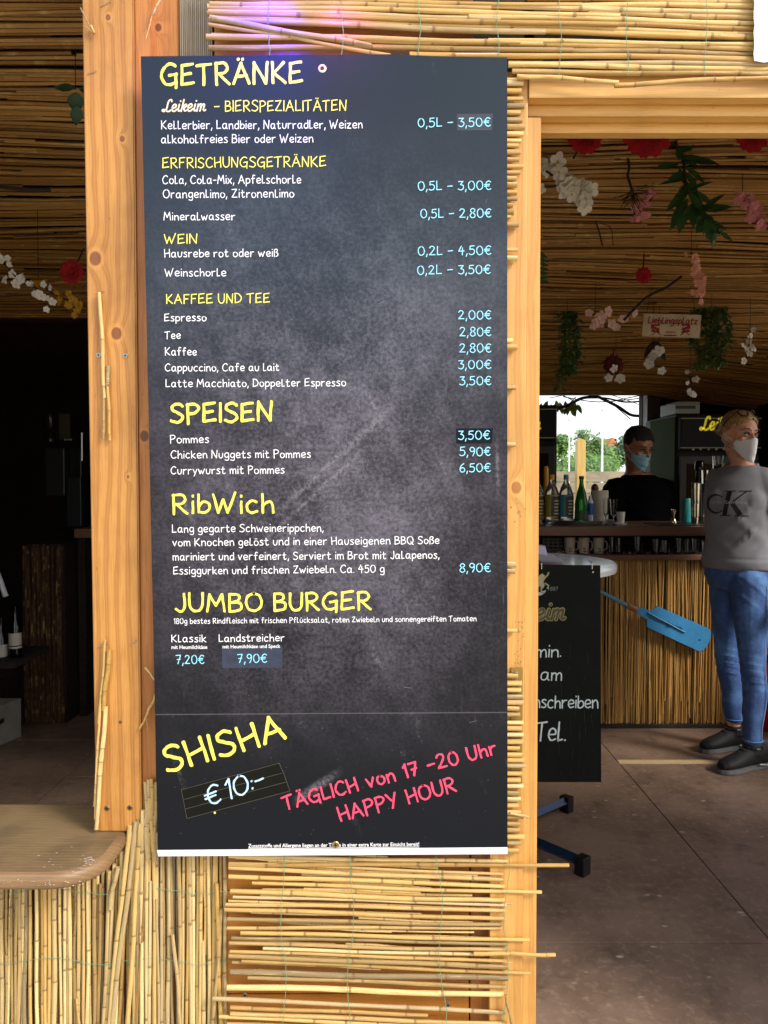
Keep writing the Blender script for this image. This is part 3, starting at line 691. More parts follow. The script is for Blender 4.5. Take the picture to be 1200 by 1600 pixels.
# serving shelf
sh = thing('serving_shelf', 'worn brown wooden serving shelf with a rounded corner, lower left', 'shelf', (P(100, 1330, 1.36).x, 1.40, ZS - .03))
yb_ = 1.565; yf = 1.268; xe = P(198, 1300, 1.43).x; rc = .085
pts = [(-3.05, yf), (xe - rc, yf)] + [(xe - rc + rc * sin(a), yf + rc - rc * cos(a)) for a in [pi / 2 * k / 10 for k in range(1, 11)]] + [(xe, 1.4), (xe, 1.425)]
# the shelf passes the post on its room side
pts += [(xe, 1.4265), (P(150, 1300, 1.43).x, 1.4265) if 0 else (xe, yb_ - .06), (-.30 - .25, yb_), (-3.05, yb_)]
nrm_ = []
for i in range(len(pts)):
    a_, b_, c_ = [Vector((*pts[j % len(pts)], 0)) for j in (i - 1, i, i + 1)]; d_ = ((b_ - a_).normalized() + (c_ - b_).normalized()).normalized(); nrm_.append((d_.y, -d_.x))
def ring_(o_, z_): return [(x - n_[0] * o_, y - n_[1] * o_, ZS + z_) for (x, y), n_ in zip(pts, nrm_)]
n_p = len(pts); PR = [(.012, 0), (.006, -.0012), (.002, -.0045), (0, -.010), (0, -.019), (.003, -.0255), (.009, -.029)]
m = MB(); vs = [q for o_, z_ in PR for q in ring_(o_, z_)]; fs = [(i * n_p + k, i * n_p + (k + 1) % n_p, (i + 1) * n_p + (k + 1) % n_p, (i + 1) * n_p + k) for i in range(6) for k in range(n_p)]
MB().add(ring_(.012, 0) + ring_(.012, -.0285), [tuple(range(n_p)), tuple(range(2 * n_p - 1, n_p - 1, -1))]).build('shelf_board', SHELFW, sh)
m.add(vs, fs).build('rounded_edge', wood('shelf_edge_wood', '8d7050', '554029', 700, 'X', (), '3a2416', .45, 4., .6, seed=15., grain=.3), sh, fix=True, smooth='all')
m = MB()
for i in range(46):
    x, y = rnd.gauss(137, 6), rnd.gauss(1345, 3)
    if i > 34: x, y = rnd.gauss(95, 30), rnd.gauss(1335, 16)
    q = PF(x, y, ZS + .0006); m.ell(q, (rnd.uniform(.0006, .0034), rnd.uniform(.0003, .0009), .0003), 7, 4)
for i in range(26):
    q = P(rnd.choice((rnd.gauss(8, 9), rnd.gauss(98, 22), rnd.uniform(0, 130))), rnd.gauss(1379, 4), 1.2683); m.ell(q, (rnd.uniform(.0005, .002), .0005, rnd.uniform(.0004, .001)), 7, 4)
m.build('chipped_paint', pm('chipped_white', 'b9aa9a', .8), sh)['kind'] = 'stuff'

# loose reeds stapled to the post
def loose(label, segs, loc):
    o = thing('loose_reed', label, 'reed', P(*loc, 1.425), 'broken reeds left stapled to the timber')
    for (x0, y0, x1, y1, d) in segs: reed(P(x0, y0, 1.4225), P(x1, y1, 1.4225), px2m(d, 1.42), o, name='stalk')
loose('long split reed stapled down the upper post between two screws', [(155, 457, 164, 622, 3.0), (167, 572, 168, 605, 3.3), (161, 600, 162, 686, 2.2), (168, 604, 172, 688, 2.4)], (165, 690))
loose('thick pale reed with thinner stalks on the post, just above the shelf', [(170, 1016, 162, 1110, 3.8), (163, 1104, 152, 1296, 3.6), (165, 1000, 153, 1130, 2.0), (157, 1100, 147, 1260, 1.8), (154, 1160, 148, 1280, 1.6)], (152, 1296))
loose('short splintered reed poking out at the board\'s lower left edge', [(243, 1085, 230, 1118, 2.6), (229, 1118, 218, 1140, 1.8), (228, 1120, 231, 1141, .8), (227, 1043, 243, 1064, 1.5)], (218, 1140))
loose('thin forked straw at the top left edge of the post', [(126, 12, 141, 44, 1.0), (133, 42, 148, 52, 1.0), (141, 40, 148, 52, 1.8)], (148, 52))
loose('pinkish straw slanting across the second plank at the top', [(250, 0, 238, 24, 1.8), (238, 24, 228, 60, .7)], (228, 60))

# purple LED lamp whose glow falls on the canes
lp = thing('led_lamp', 'small purple LED lamp above the frame over the menu board', 'lamp', P(465, -62, 1.33))
c = P(465, -62, 1.33)
MB().box(c.x - .035, c.x + .035, c.y - .02, c.y + .02, c.z, c.z + .02, .003).build('housing', DARKM, lp)
MB().box(c.x - .004, c.x + .004, c.y + .02, 1.40, c.z + .006, c.z + .014).build('bracket', DARKM, lp)
m_ = pm('led_violet', '5a20ff', .4); m_.node_tree.nodes['Principled BSDF'].inputs['Emission Color'].default_value = (.22, .03, 1, 1); m_.node_tree.nodes['Principled BSDF'].inputs['Emission Strength'].default_value = 6
MB().box(c.x - .028, c.x + .028, c.y - .014, c.y + .014, c.z - .004, c.z - .0005).build('diffuser', m_, lp)
def spot(px, col, e, ang, dx=0., r=.012):
    l = bpy.data.lights.new('led', 'SPOT'); l.energy = e; l.color = col; l.spot_size = R(ang); l.spot_blend = 1.; l.shadow_soft_size = r
    o = bpy.data.objects.new('led_light', l); COL.objects.link(o); o.parent = lp; o.location = (P(px, 0, 1.33).x - c.x, -.004, -.012)
    tgt = Vector((dx, .055, -.085)); o.rotation_euler = tgt.to_track_quat('-Z', 'Y').to_euler()
spot(435, (.07, .03, 1), 3.2, 125, -.05)
spot(515, (.95, .06, .95), .6, 90, .02)

# ---------------------------------------------------------------- the menu board
mn = thing('menu_board', 'large slate coloured menu board with yellow headings and cyan prices', 'menu board', P(520, 1337, YB + .004))
cor = [P(247, 1337, YB), P(793, 1334, YB), P(792.5, 83, YB), P(220, 88, YB)]
bmat = pm('menu_print', '2a2f38', .46, spec=.17); t = NT(bmat)
uv = t.node('ShaderNodeUVMap'); uv.uv_map = 'UVMap'; u, v, _ = t.sep(uv.outputs[0])      # u: 0..1, v: 0..1 from the top
U = t.comb(t.math('MULTIPLY', u, 1.), t.math('MULTIPLY', v, 2.2), 0.)
big = t.noise(U, 2.4, 5, .6); fine = t.noise(U, 95, 5, .75); mid = t.noise(U, 14, 5, .7)
rot = t.comb(t.math('ADD', t.math('MULTIPLY', u, 2.1), t.math('MULTIPLY', v, 3.4)), t.math('MULTIPLY_ADD', u, -9., t.math('MULTIPLY', v, 9.)), 4.)
smear = t.noise(rot, 1.5, 5, .62)
vert = t.noise(t.comb(t.math('MULTIPLY', u, 42), t.math('MULTIPLY', v, 9), 8.), 1.2, 4, .7)
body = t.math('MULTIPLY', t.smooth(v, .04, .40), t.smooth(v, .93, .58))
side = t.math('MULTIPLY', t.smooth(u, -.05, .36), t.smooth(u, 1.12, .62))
dust_sheen = t.math('MULTIPLY', body, t.math('MULTIPLY_ADD', side, .72, .28))  # printed chalk haze, with sky sheen painted in towards the middle
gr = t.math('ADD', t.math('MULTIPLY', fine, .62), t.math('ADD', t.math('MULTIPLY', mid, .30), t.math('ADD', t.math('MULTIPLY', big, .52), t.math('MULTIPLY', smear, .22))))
dens = t.math('MULTIPLY', dust_sheen, t.smooth(gr, .66, 1.20))
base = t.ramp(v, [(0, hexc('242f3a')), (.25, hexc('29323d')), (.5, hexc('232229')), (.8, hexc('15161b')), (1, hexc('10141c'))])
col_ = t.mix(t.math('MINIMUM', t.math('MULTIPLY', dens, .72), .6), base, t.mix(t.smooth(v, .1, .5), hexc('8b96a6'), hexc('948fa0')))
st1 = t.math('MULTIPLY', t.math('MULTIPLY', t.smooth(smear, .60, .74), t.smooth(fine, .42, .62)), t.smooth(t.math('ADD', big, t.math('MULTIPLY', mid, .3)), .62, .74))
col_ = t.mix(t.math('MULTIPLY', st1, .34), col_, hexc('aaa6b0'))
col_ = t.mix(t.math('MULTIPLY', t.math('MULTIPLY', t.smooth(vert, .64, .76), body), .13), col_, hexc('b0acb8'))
def line(a, b, c_, w_, k):   # printed chalk stroke near the line a*u+b*v=c
    global col_
    d = t.math('ABSOLUTE', t.math('SUBTRACT', t.math('ADD', t.math('MULTIPLY', u, a), t.math('MULTIPLY', v, b)), c_))
    return t.math('MULTIPLY', t.smooth(d, w_, 0.), k)
s1 = t.math('MULTIPLY', line(.40, 1., .705, .010, .2), t.math('MULTIPLY', t.smooth(u, .30, .42), t.smooth(u, .72, .60)))
s2 = t.math('MULTIPLY', line(.40, 1., .725, .006, .18), t.math('MULTIPLY', t.smooth(u, .25, .42), t.smooth(u, .66, .55)))
s3 = t.math('MULTIPLY', line(.28, 1., 1.04, .010, .3), t.math('MULTIPLY', t.smooth(u, .38, .44), t.smooth(u, .54, .46)))
s4 = t.math('MULTIPLY', line(-.9, .05, -.85, .008, .2), t.math('MULTIPLY', t.smooth(v, .46, .50), t.smooth(v, .56, .52)))
for s_ in (s1, s2, s3, s4): col_ = t.mix(t.math('MULTIPLY', s_, t.smooth(t.math('ADD', fine, t.math('MULTIPLY', mid, .6)), .6, .95)), col_, hexc('b9b4bf'))
cr = line(0, 1., .8185, .0011, .30); col_ = t.mix(cr, col_, hexc('8a8890'))
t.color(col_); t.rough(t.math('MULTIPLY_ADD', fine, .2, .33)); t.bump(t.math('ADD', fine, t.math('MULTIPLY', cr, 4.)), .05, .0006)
# front face subdivided, with UV
me = bpy.data.meshes.new('panel'); N = 12; vs = []; fs = []; uvs = []
off = wloc(mn)
for j in range(N + 1):
    for i in range(N + 1):
        uu, vv = i / N, j / N
        q = cor[3].lerp(cor[2], uu).lerp(cor[0].lerp(cor[1], uu), vv); vs.append(q - off); uvs.append((uu, vv))
for j in range(N):
    for i in range(N): fs.append((j * (N + 1) + i, (j + 1) * (N + 1) + i, (j + 1) * (N + 1) + i + 1, j * (N + 1) + i + 1))
me.from_pydata([tuple(q) for q in vs], [], fs); ul = me.uv_layers.new(name='UVMap')
for lp_ in me.loops: ul.data[lp_.index].uv = uvs[lp_.vertex_index]
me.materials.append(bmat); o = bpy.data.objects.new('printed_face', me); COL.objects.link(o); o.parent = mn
MB().prism([q + Vector((0, .0004, 0)) for q in cor], (0, .0036, 0)).build('core_sheet', pm('white_core', 'e6e4e6', .5), mn, fix=True)
e0, e1, e2, e3 = P(247, 1338, YB - .001), P(793, 1334.5, YB - .001), P(793, 1324, YB - .001), P(245.5, 1328.5, YB - .001)
MB().prism([e0, e1, e2, e3], (0, .0008, 0)).build('bottom_margin', pm('margin_white', 'dfe0ea', .5), mn, fix=True)
e0, e1, e2, e3 = P(706, 85.2, YB - .001), P(780, 84.2, YB - .001), P(780, 82.5, YB - .001), P(706, 83, YB - .001)
MB().prism([e0, e1, e2, e3], (0, .001, 0)).build('worn_edge', pm('margin_white', 'dfe0ea', .5), mn, fix=True)

def T(name, text, x0, y0, x1, y1, cap, sw, mat, **k):
    mb = MB(); text_px(mb, text, x0, y0, x1, y1, cap, sw, YB, **k); return mb.build(name, mat, mn)
T('heading', 'GETRÄNKE', 252, 134, 472, 129.5, 32, 4.4, PAINT_Y)
T('subheading', '– BIERSPEZIALITÄTEN', 335, 174.6, 541, 173, 16, 1.6, PAINT_Y)
# brewery logo: pale script with a golden outline
def logo(text, x0, y0, x1, y1, cap, sw, Y, parent, m1, m2, name='logo', slant=.22):
    mb = MB(); text_px(mb, text, x0, y0, x1, y1, cap, sw * 1.75, Y, font=SCRIPT, lift0=.0004, jit=0, slant=slant, gap=.15, rough=.05); a = mb.build(name, m1, parent)
    mb = MB(); text_px(mb, text, x0, y0, x1, y1, cap, sw, Y, font=SCRIPT, lift0=.0009, jit=0, slant=slant, gap=.15, rough=.05); mb.build('lettering', m2, a)
    return a
logo('Leikeim', 254, 175, 321, 174, 17.5, 1.7, YB, mn, pm('logo_gold', 'a8923c', .5), pm('logo_cream', 'f3ecd0', .5))
WL = [('Kellerbier, Landbier, Naturradler, Weizen', 252, 202, 566, 200.5, 12.6), ('alkoholfreies Bier oder Weizen', 252, 224, 489, 222.6, 12.6),
 ('Cola, Cola-Mix, Apfelschorle', 254, 287.5, 470, 286.6, 12.6), ('Orangenlimo, Zitronenlimo', 255, 309.5, 459, 308.5, 12.6), ('Mineralwasser', 256, 344.3, 367, 343.8, 12),
 ('Hausrebe rot oder weiß', 257, 402, 434, 401, 12), ('Weinschorle', 258, 432, 353, 431.4, 12), ('Espresso', 257, 502, 322, 501.6, 11.5), ('Tee', 258, 529.5, 282, 529.3, 11.5),
 ('Kaffee', 258, 555.5, 307, 555.2, 12), ('Cappuccino, Cafe au lait', 258, 580.3, 436, 579.4, 11.6), ('Latte Macchiato, Doppelter Espresso', 259, 605, 540, 603.3, 11.8),
 ('Pommes', 266, 692.3, 326, 692, 12), ('Chicken Nuggets mit Pommes', 267, 716.2, 485, 714.8, 12), ('Currywurst mit Pommes', 267, 741, 444, 739.7, 12),
 ('Lang gegarte Schweinerippchen,', 269, 832, 505, 830.3, 12), ('vom Knochen gelöst und in einer Hauseigenen BBQ Soße', 270, 853.3, 686, 849.5, 12),
 ('mariniert und verfeinert, Serviert im Brot mit Jalapenos,', 270, 875.6, 686, 872.5, 12), ('Essiggurken und frischen Zwiebeln. Ca. 450 g', 271, 897.5, 600, 894.3, 12),
 ('180g bestes Rindfleisch mit frischen Pflücksalat, roten Zwiebeln und sonnengereiften Tomaten', 272, 974.6, 744, 970.3, 8.4), ('Klassik', 268, 1003.3, 322, 1003, 11.5), ('Landstreicher', 342, 1002.8, 444, 1001.6, 11.5)]
for s_, x0, y0, x1, y1, cp in WL: T('menu_line', s_, x0, y0, x1, y1, cp, 1.3 if cp > 9 else 1.0, PAINT_W, per=4)
PL = [('0,5L – 3,50€', 653, 199, 766, 197.6), ('0,5L – 3,00€', 653, 297.8, 767, 296.8), ('0,5L – 2,80€', 657, 341, 767, 340), ('0,2L – 4,50€', 653, 399, 767, 398), ('0,2L – 3,50€', 652, 429, 766, 428),
 ('2,00€', 716, 499, 767, 498.6), ('2,80€', 718, 525.6, 767, 525.2), ('2,80€', 718, 551, 767, 550.6), ('3,00€', 716, 576.6, 767, 576.2), ('3,50€', 718, 602, 767, 601.6), ('3,50€', 716, 687, 765, 686.6),
 ('5,90€', 718, 712.4, 766, 712), ('6,50€', 718, 737.5, 766, 737), ('8,90€', 718, 894, 766, 893.5), ('7,20€', 275, 1037, 319, 1036.7), ('7,90€', 371, 1035.4, 417, 1035)]
for s_, x0, y0, x1, y1 in PL: T('price', s_.replace('L', 'L'), x0, y0, x1, y1, 13.6, 1.45, PAINT_C, per=4, lift0=.0009)
for s_, x0, y0, x1, y1, cp, sw in (('ERFRISCHUNGSGETRÄNKE', 254, 262.6, 509, 260.4, 15.5, 1.55), ('WEIN', 257, 380.8, 308, 380.2, 14.5, 1.6), ('KAFFEE UND TEE', 260, 474.8, 421, 473, 14.5, 1.6)):
    T('subheading', s_, x0, y0, x1, y1, cp, sw, PAINT_Y)
T('heading', 'SPEISEN', 267, 660.5, 425, 657.5, 29, 4.4, PAINT_Y)
T('heading', 'RibWich', 270, 802.5, 427, 800.5, 30, 3.9, PAINT_Y)
T('heading', 'JUMBO', 274, 956, 409, 954.5, 28, 3.9, PAINT_Y)
T('heading', 'BURGER', 428, 954.2, 579, 952, 28, 3.9, PAINT_Y)
T('heading', 'SHISHA', 262, 1206, 446, 1154, 39, 5.4, PAINT_Y, gap=1.9)
T('happy_hour_text', 'TÄGLICH von 17 –20 Uhr', 446, 1266, 776, 1177, 22, 3.2, PAINT_R, space=4.6)
T('happy_hour_text', 'HAPPY HOUR', 532, 1283.5, 713, 1236, 23, 3.2, PAINT_R, space=4.6)
def patch(name, pts, mat, parent=mn, y=YB - .0002, th=.0002):
    return MB().prism([P(a, b, y) for a, b in pts], (0, th, 0)).build(name, mat, parent, fix=True)
patch('price_sticker', [(713, 693), (769, 692.6), (770, 669), (713, 669.4)], pm('sticker_dark', '141c24', .6, spec=.08), y=YB - .00045)
patch('price_sticker', [(714, 204), (769, 203.6), (770, 177.5), (714, 178)], pm('sticker_slate', '2d3541', .4), y=YB - .00025)
patch('price_sticker', [(716, 432), (767, 431.6), (767, 412), (716, 412.4)], pm('sticker_slate2', '2b2e38', .4), y=YB - .00025)
patch('price_sticker', [(347, 1044), (441, 1043), (441, 1009), (347, 1010)], mottled('faded_blue_sticker', '222a3c', '313b54', 60, .45, 0), y=YB - .00025)
tp = patch('tape_patch', [(292, 1279.5), (375, 1257), (453, 1236), (451, 1222), (441, 1208), (435.5, 1192), (360, 1212), (283, 1233.5), (288, 1248), (290, 1262)], pm('black_tape', '10100d', .45, spec=.15), y=YB - .0006, th=.0005)
for a in (((284, 1234), (436, 1192.5)), ((288, 1249), (441, 1208)), ((290, 1264), (447, 1222)), ((292, 1279), (453, 1236)), ((283, 1233), (292, 1279)), ((436, 1192), (443, 1208)), ((443, 1208), (453, 1236))):
    MB().tube([P(*a[0], YB - .0008), P(*a[1], YB - .0008)], .0005, 4).build('tape_edge', pm('tape_edge', '45453a', .4), tp)
mb = MB(); text_px(mb, '€ 10:-', 324, 1260, 414, 1229, 31, 3.0, YB, lift0=.0011, slant=.12, gap=1.1, space=1.6); mb.build('price', pm('chalk_pen', 'b6d9f4', .5), mn)
MB().ell(P(335.5, 1270, YB - .0012), .0022, 8, 6).build('paint_drop', PAINT_Y, tp)
print_text('mit Heumilchkäse', 268, 1014, 324, 6., YB, 'fine_print', PAINT_W, mn, 1013.7)
print_text('mit Heumilchkäse und Speck', 348, 1013, 438, 5.6, YB, 'fine_print', PAINT_W, mn, 1012)
print_text('Zusatzstoffe und Allergene liegen an der Theke in einer extra Karte zur Einsicht bereit!', 388, 1324.3, 655, 6., YB, 'fine_print', PAINT_W, mn, 1321.5)
MB().prism([P(388, 1326.6, YB - .0005), P(655, 1323.8, YB - .0005), P(655, 1323.0, YB - .0005), P(388, 1325.8, YB - .0005)], (0, .0003, 0)).build('underline', PAINT_W, mn, fix=True)
screw(503.5, 106.5, YB - .001, mn, pm('rust_screw', '8a4a2a', .5, .6), .0038, washer=.0075)
screw(524.5, 1320, YB - .001, mn, BRASS, .0068)
m = MB()
for i in range(70):
    x, y = rnd.uniform(240, 785), rnd.uniform(1080, 1315)
    m.ell(P(x, y, YB - .0003), (rnd.uniform(.0002, .0006), .0003, rnd.uniform(.0002, .0007)), 5, 4)
for i in range(16):
    x, y = rnd.uniform(260, 770), rnd.uniform(250, 1150); a = rnd.uniform(-1.4, 1.4); L = rnd.uniform(3, 13)
    m.tube([P(x, y, YB - .0002), P(x + L * cos(a), y + L * sin(a), YB - .0002)], .0002, 4)
m.build('chalk_specks', pm('chalk_dust', '8c8a92', .9), mn)['kind'] = 'stuff'
# ---------------------------------------------------------------- outside, seen through the back opening
def leafy(name, label, px, py_top, Y, wpx, base=-.15, n=1500, c='lush', size=.16):
    top = P(px, py_top, Y).z; X = P(px, 700, Y).x; rw = px2m(wpx, Y) / 2; hh = top - base
    t_ = thing(name, label, 'tree', (X, Y, base), 'trees beyond the fence')
    m = MB().tube([(X, Y, base), (X + .1, Y, base + hh * .35), (X, Y, base + hh * .7)], [.16, .13, .05], 8)
    for a in range(5): m.tube([(X, Y, base + hh * (.3 + .06 * a)), (X + rw * .6 * cos(a * 1.3), Y + rw * .6 * sin(a * 1.3), base + hh * (.5 + .07 * a))], [.06, .02], 5)
    m.build('trunk', mottled('bark', '5a4632', '352819', 12, .9, .3), t_)
    m = MB(); r = rnd
    clumps = [(r.uniform(-1, 1), r.uniform(-1, 1), r.uniform(.12, 1)) for _ in range(26)]
    n *= 3; size *= .5
    for i in range(n):
        cx, cy, cz = r.choice(clumps); s_ = .42
        q = Vector((X + rw * (cx * (1.05 - .55 * cz * cz) + r.gauss(0, s_ * .4)), Y + rw * (cy * .8 + r.gauss(0, s_ * .4)), base + hh * min(1.02, max(.06, cz * .93 + r.gauss(0, .06)))))
        a = Vector((r.gauss(0, 1), r.gauss(0, 1), r.gauss(0, 1))).normalized(); b = a.orthogonal().normalized(); L = size * r.uniform(.6, 1.4)
        m.quad(q - a * L, q + b * L * .5, q + a * L, q - b * L * .5)
    m.build('crown', c, t_)
def leafm(name, c1, c2):
    m = pm(name, c1, .55); t = NT(m); t.color(t.mix(t.smooth(t.noise(t.pos(), .9, 4, .6), .35, .65), hexc(c1), hexc(c2)))
    t.b.inputs['Subsurface Weight'].default_value = 0; t.b.inputs['Transmission Weight'].default_value = 0
    return m
L1 = leafm('leaf_bright', '6f9440', '4f7a30'); L2 = leafm('leaf_mid', '4c7238', '6a8a48'); L3 = leafm('leaf_blue', '55754e', '3f6040')
leafy('leafy_tree', 'bright green tree left of the two white flagpoles', 872, 682, 36, 60, c=L1, size=.2)
leafy('leafy_tree', 'tall round green tree in the middle of the back opening', 932, 674, 40, 62, c=L2, n=2200, size=.22)
leafy('leafy_tree', 'pale green bushy tree low behind the right flagpole', 948, 708, 33, 54, c=L1, size=.17)
leafy('leafy_tree', 'darker bluish tree beside the bartender\'s head', 985, 684, 44, 70, c=L3, n=2000, size=.25)
leafy('leafy_tree', 'dense tree hidden behind the left drinks fridge', 838, 690, 40, 60, c=L3, size=.25)
leafy('hedge_bush', 'broad dark hedge just above the pale fence boards', 905, 716, 30, 150, c=L2, n=2200, size=.16)
hs = thing('distant_house', 'small house with an orange roof among the trees', 'house', P(957, 720, 60))
a, b = P(946, 735, 60), P(968, 704, 60)
MB().box(a.x, b.x, 60, 66, -.15, b.z).build('wall', pm('house_wall', 'd8cfae', .8), hs)
MB().prism([(a.x - .2, 59.8, b.z), (b.x + .2, 59.8, b.z), ((a.x + b.x) / 2, 59.8, b.z + 1)], (0, 6.4, 0)).build('roof', pm('house_roof', 'c0764a', .8), hs)
for px, tp_, w_ in ((889, 655, 1.6), (940.5, 640, 2.0)):
    lab = 'thin white flagpole to the left of the wooden fence post' if px < 900 else 'taller white flagpole to the right of the wooden fence post'
    q = P(px, 740, 20); f = thing('flagpole', lab, 'flagpole', (q.x, 20, -.15), 'white flagpoles beyond the fence')
    MB().tube([(q.x, 20, -.15), (q.x, 20, 1.3), (q.x, 20, P(px, tp_, 20).z)], [px2m(w_ * 1.2, 20), px2m(w_, 20), px2m(w_ * .5, 20)], 10).build('pole', pm('white_pole', 'e6eaec', .4), f, smooth=True)
    MB().ell((q.x, 20, P(px, tp_, 20).z), .05, 8, 6).build('finial', pm('white_pole', 'e6eaec', .4), f, smooth=True)
fw = wood('fence_board', 'a59a86', '7b705e', 60, 'X', stain=.5); ff = thing('board_fence', 'pale grey board fence outside the back opening', 'fence', (P(920, 800, 9).x, 9, -.15))
z = P(900, 736, 9).z; k = 0
while z > -.1:
    MB().box(4.0 if 0 else -1, 9, 9 - .012 * (k % 2), 9.03 - .012 * (k % 2), z - .125, z - .006, .003).build('board', fw, ff); z -= .13; k += 1
for x in (0.2, 1.45, 2.9, 4.2, 5.6, 7): MB().box(x, x + .09, 9.035, 9.12, -.15, P(900, 736, 9).z + .02, .004).build('post', fw, ff)
fp = thing('fence_post', 'square yellowish wooden post standing before the board fence', 'post', (P(908, 790, 8.5).x, 8.5, -.15))
a, b = P(902, 690, 8.5), P(915.5, 690, 8.5)
MB().box(a.x, b.x, 8.5, 8.6, -.15, a.z, .006).build('post_body', wood('yellow_post', 'd3b56c', 'b08f4a', 90, 'Z'), fp)
MB().prism([(a.x, 8.5, a.z + .001), (b.x, 8.5, a.z + .001), (b.x, 8.5, a.z + .012), (a.x + .03, 8.5, a.z + .04)], (0, .1, 0)).build('bevelled_top', wood('yellow_post', 'd3b56c', 'b08f4a', 90, 'Z'), fp)
um = thing('garden_parasol', 'small white parasol behind the bartender\'s shoulder', 'parasol', (P(985, 740, 14).x, 14, -.15))
q = P(985, 724, 14); MB().lathe([(.36, -.30), (.33, -.27), (.18, -.1), (.01, 0)], (q.x, 14, q.z), 8, capb=False).build('canopy', pm('parasol_white', 'dfe6ea', .7), um)
MB().tube([(q.x, 14, -.15), (q.x, 14, q.z)], .02, 8).build('pole', pm('white_pole', 'e6eaec', .4), um)

def leaf(mb, base, d, L, W, up=Vector((0, 0, 1)), curl=.15, prof=((0, .04), (.25, .8), (.5, 1), (.78, .6), (1, .02))):
    d = Vector(d).normalized(); s_ = d.cross(up); s_ = (s_ if s_.length > .01 else d.orthogonal()).normalized(); n = s_.cross(d)
    vs = []; 
    for f, w_ in prof:
        c = Vector(base) + d * L * f - n * curl * L * f * f
        vs += [c - s_ * W * .5 * w_ + n * W * .12, c, c + s_ * W * .5 * w_ + n * W * .12]
    fs = []
    for i in range(4):
        for j in range(2): fs.append((i * 3 + j, i * 3 + j + 1, (i + 1) * 3 + j + 1, (i + 1) * 3 + j))
    mb.add(vs, fs)
BR = pm('dark_twig', '2a1d12', .8); GL = leafm('leaf_dark', '1f3d1c', '2f5526'); GV = leafm('leaf_vine', '4e6a2a', '35502a')
br = thing('hanging_branch', 'dark bare branch with a few leaves across the top of the back opening', 'branch', P(920, 622, 5.85))
MB().tube(catmull([P(836, 650, 5.85), P(858, 641, 5.85), P(885, 634, 5.85), P(910, 622, 5.9), P(935, 620, 5.9)]), [.022] * 10 + [.012] * 15, 7).tube(catmull([P(910, 622, 5.88), P(945, 622, 5.9), P(975, 628, 5.9), P(1003, 627, 5.9)]), .007, 6).tube(catmull([P(935, 620, 5.9), P(965, 635, 5.9), P(985, 648, 5.9), P(1003, 650, 5.9)]), .012, 6).build('bough', BR, br, smooth=True)
for a in (((886, 634), (900, 620)), ((905, 624), (940, 612)), ((960, 626), (1000, 618)), ((950, 625), (985, 655)), ((900, 628), (880, 618))):
    MB().tube([P(*a[0], 5.88), P(*a[1], 5.9)], .004, 5).build('twig', BR, br)
mb = MB()
for i in range(26):
    if i < 14: q = P(rnd.uniform(874, 902), rnd.uniform(626, 636), 5.86)
    elif i < 20: q = P(rnd.uniform(842, 872), rnd.uniform(622, 632), 5.9)
    else: q = P(rnd.uniform(842, 862), rnd.uniform(718, 738), 7.)
    leaf(mb, q, (rnd.uniform(-.6, .6), rnd.uniform(-.4, .4), -1), .085, .035, Vector((rnd.random(), 1, .3)))
mb.build('leaves', leafm('leaf_sunny', '8aa83e', '6c9438'), br)['kind'] = 'stuff'
tag(MB().tube(catmull([P(880, 620, 5.83), P(935, 628, 5.83), P(1004, 622, 5.83)]), .004, 5).tube(catmull([P(858, 622, 5.84), P(930, 612, 5.84), P(1004, 634, 5.84)]), .003, 5).build('hanging_cable', pm('grey_cable', '6a7478', .6), smooth=True), 'two thin grey cables sagging across the back opening', 'cable')

# ---------------------------------------------------------------- things hanging under the ceiling
def onceil(px, py):
    """point on the ceiling seen at this pixel"""
    lo, hi = 1.5, 5.6
    for _ in range(40):
        m = (lo + hi) / 2; q = P(px, py, m)
        if q.z > ceil_z(q.x, q.y): hi = m
        else: lo = m
    return P(px, py, lo - .02)
def hung(name, label, cat, px, py, Y, group=None): return thing(name, label, cat, P(px, py, Y), group)
def thread(o, a):
    a = Vector(a); MB().tube([a, (a.x, a.y, ceil_z(a.x, a.y) + .01)], .0012, 4).build('thread', BR, o)
RED = mottled('red_felt', 'b3121c', '8f0c14', 30, .85, .3)
def petal_ball(px, py, rpx, Y, label, cat='flower', name='red_flower', col=None, n=11, cup=.5):
    col = col or RED; c = P(px, py, Y); r = px2m(rpx, Y); o = thing(name, label, cat, c, None)
    for ring, k, ang in ((0, n, .25), (1, n - 3, .75), (2, max(3, n - 6), 1.15)):
        for i in range(k):
            a = 2 * pi * i / k + ring * .4; d = Vector((cos(a) * cos(ang), -sin(ang) * .8, sin(a) * cos(ang)))
            s_ = Vector((-sin(a), 0, cos(a))); n_ = d.cross(s_).normalized(); mb = MB(); vs = []
            R_ = r * (1 - .22 * ring)
            for f in (0.05, .35, .7, 1.):
                wd = R_ * .42 * sin(pi * min(.92, f * .8 + .12))
                for g_ in (-1, 0, 1): vs.append(c + d * R_ * f + s_ * wd * g_ * rnd.uniform(.9, 1.1) + n_ * (R_ * cup * .35 * (abs(g_) * .4 + f * f)) * (-1))
            fs = []
            for u_ in range(3):
                for v_ in range(2): fs.append((u_ * 3 + v_, u_ * 3 + v_ + 1, (u_ + 1) * 3 + v_ + 1, (u_ + 1) * 3 + v_))
            mb.add(vs, fs); mb.build('petal', col, o, smooth='all')
    MB().ell(c, r * .28, 8, 6).build('flower_centre', col, o, smooth='all')
    MB().tube([c + Vector((0, .01, 0)), c + Vector((.02, .06, .10))], .003, 5).build('stem', BR, o); return o
petal_ball(915, 214, 27, 2.25, 'red fabric flower at the top left of the doorway')
petal_ball(1012, 206, 40, 2.2, 'big red fabric flower hanging at the top centre of the doorway')
petal_ball(975, 212, 22, 2.35, 'red flower tucked beside the big red flower')
petal_ball(1176, 212, 26, 2.25, 'red fabric flower at the top right of the doorway')
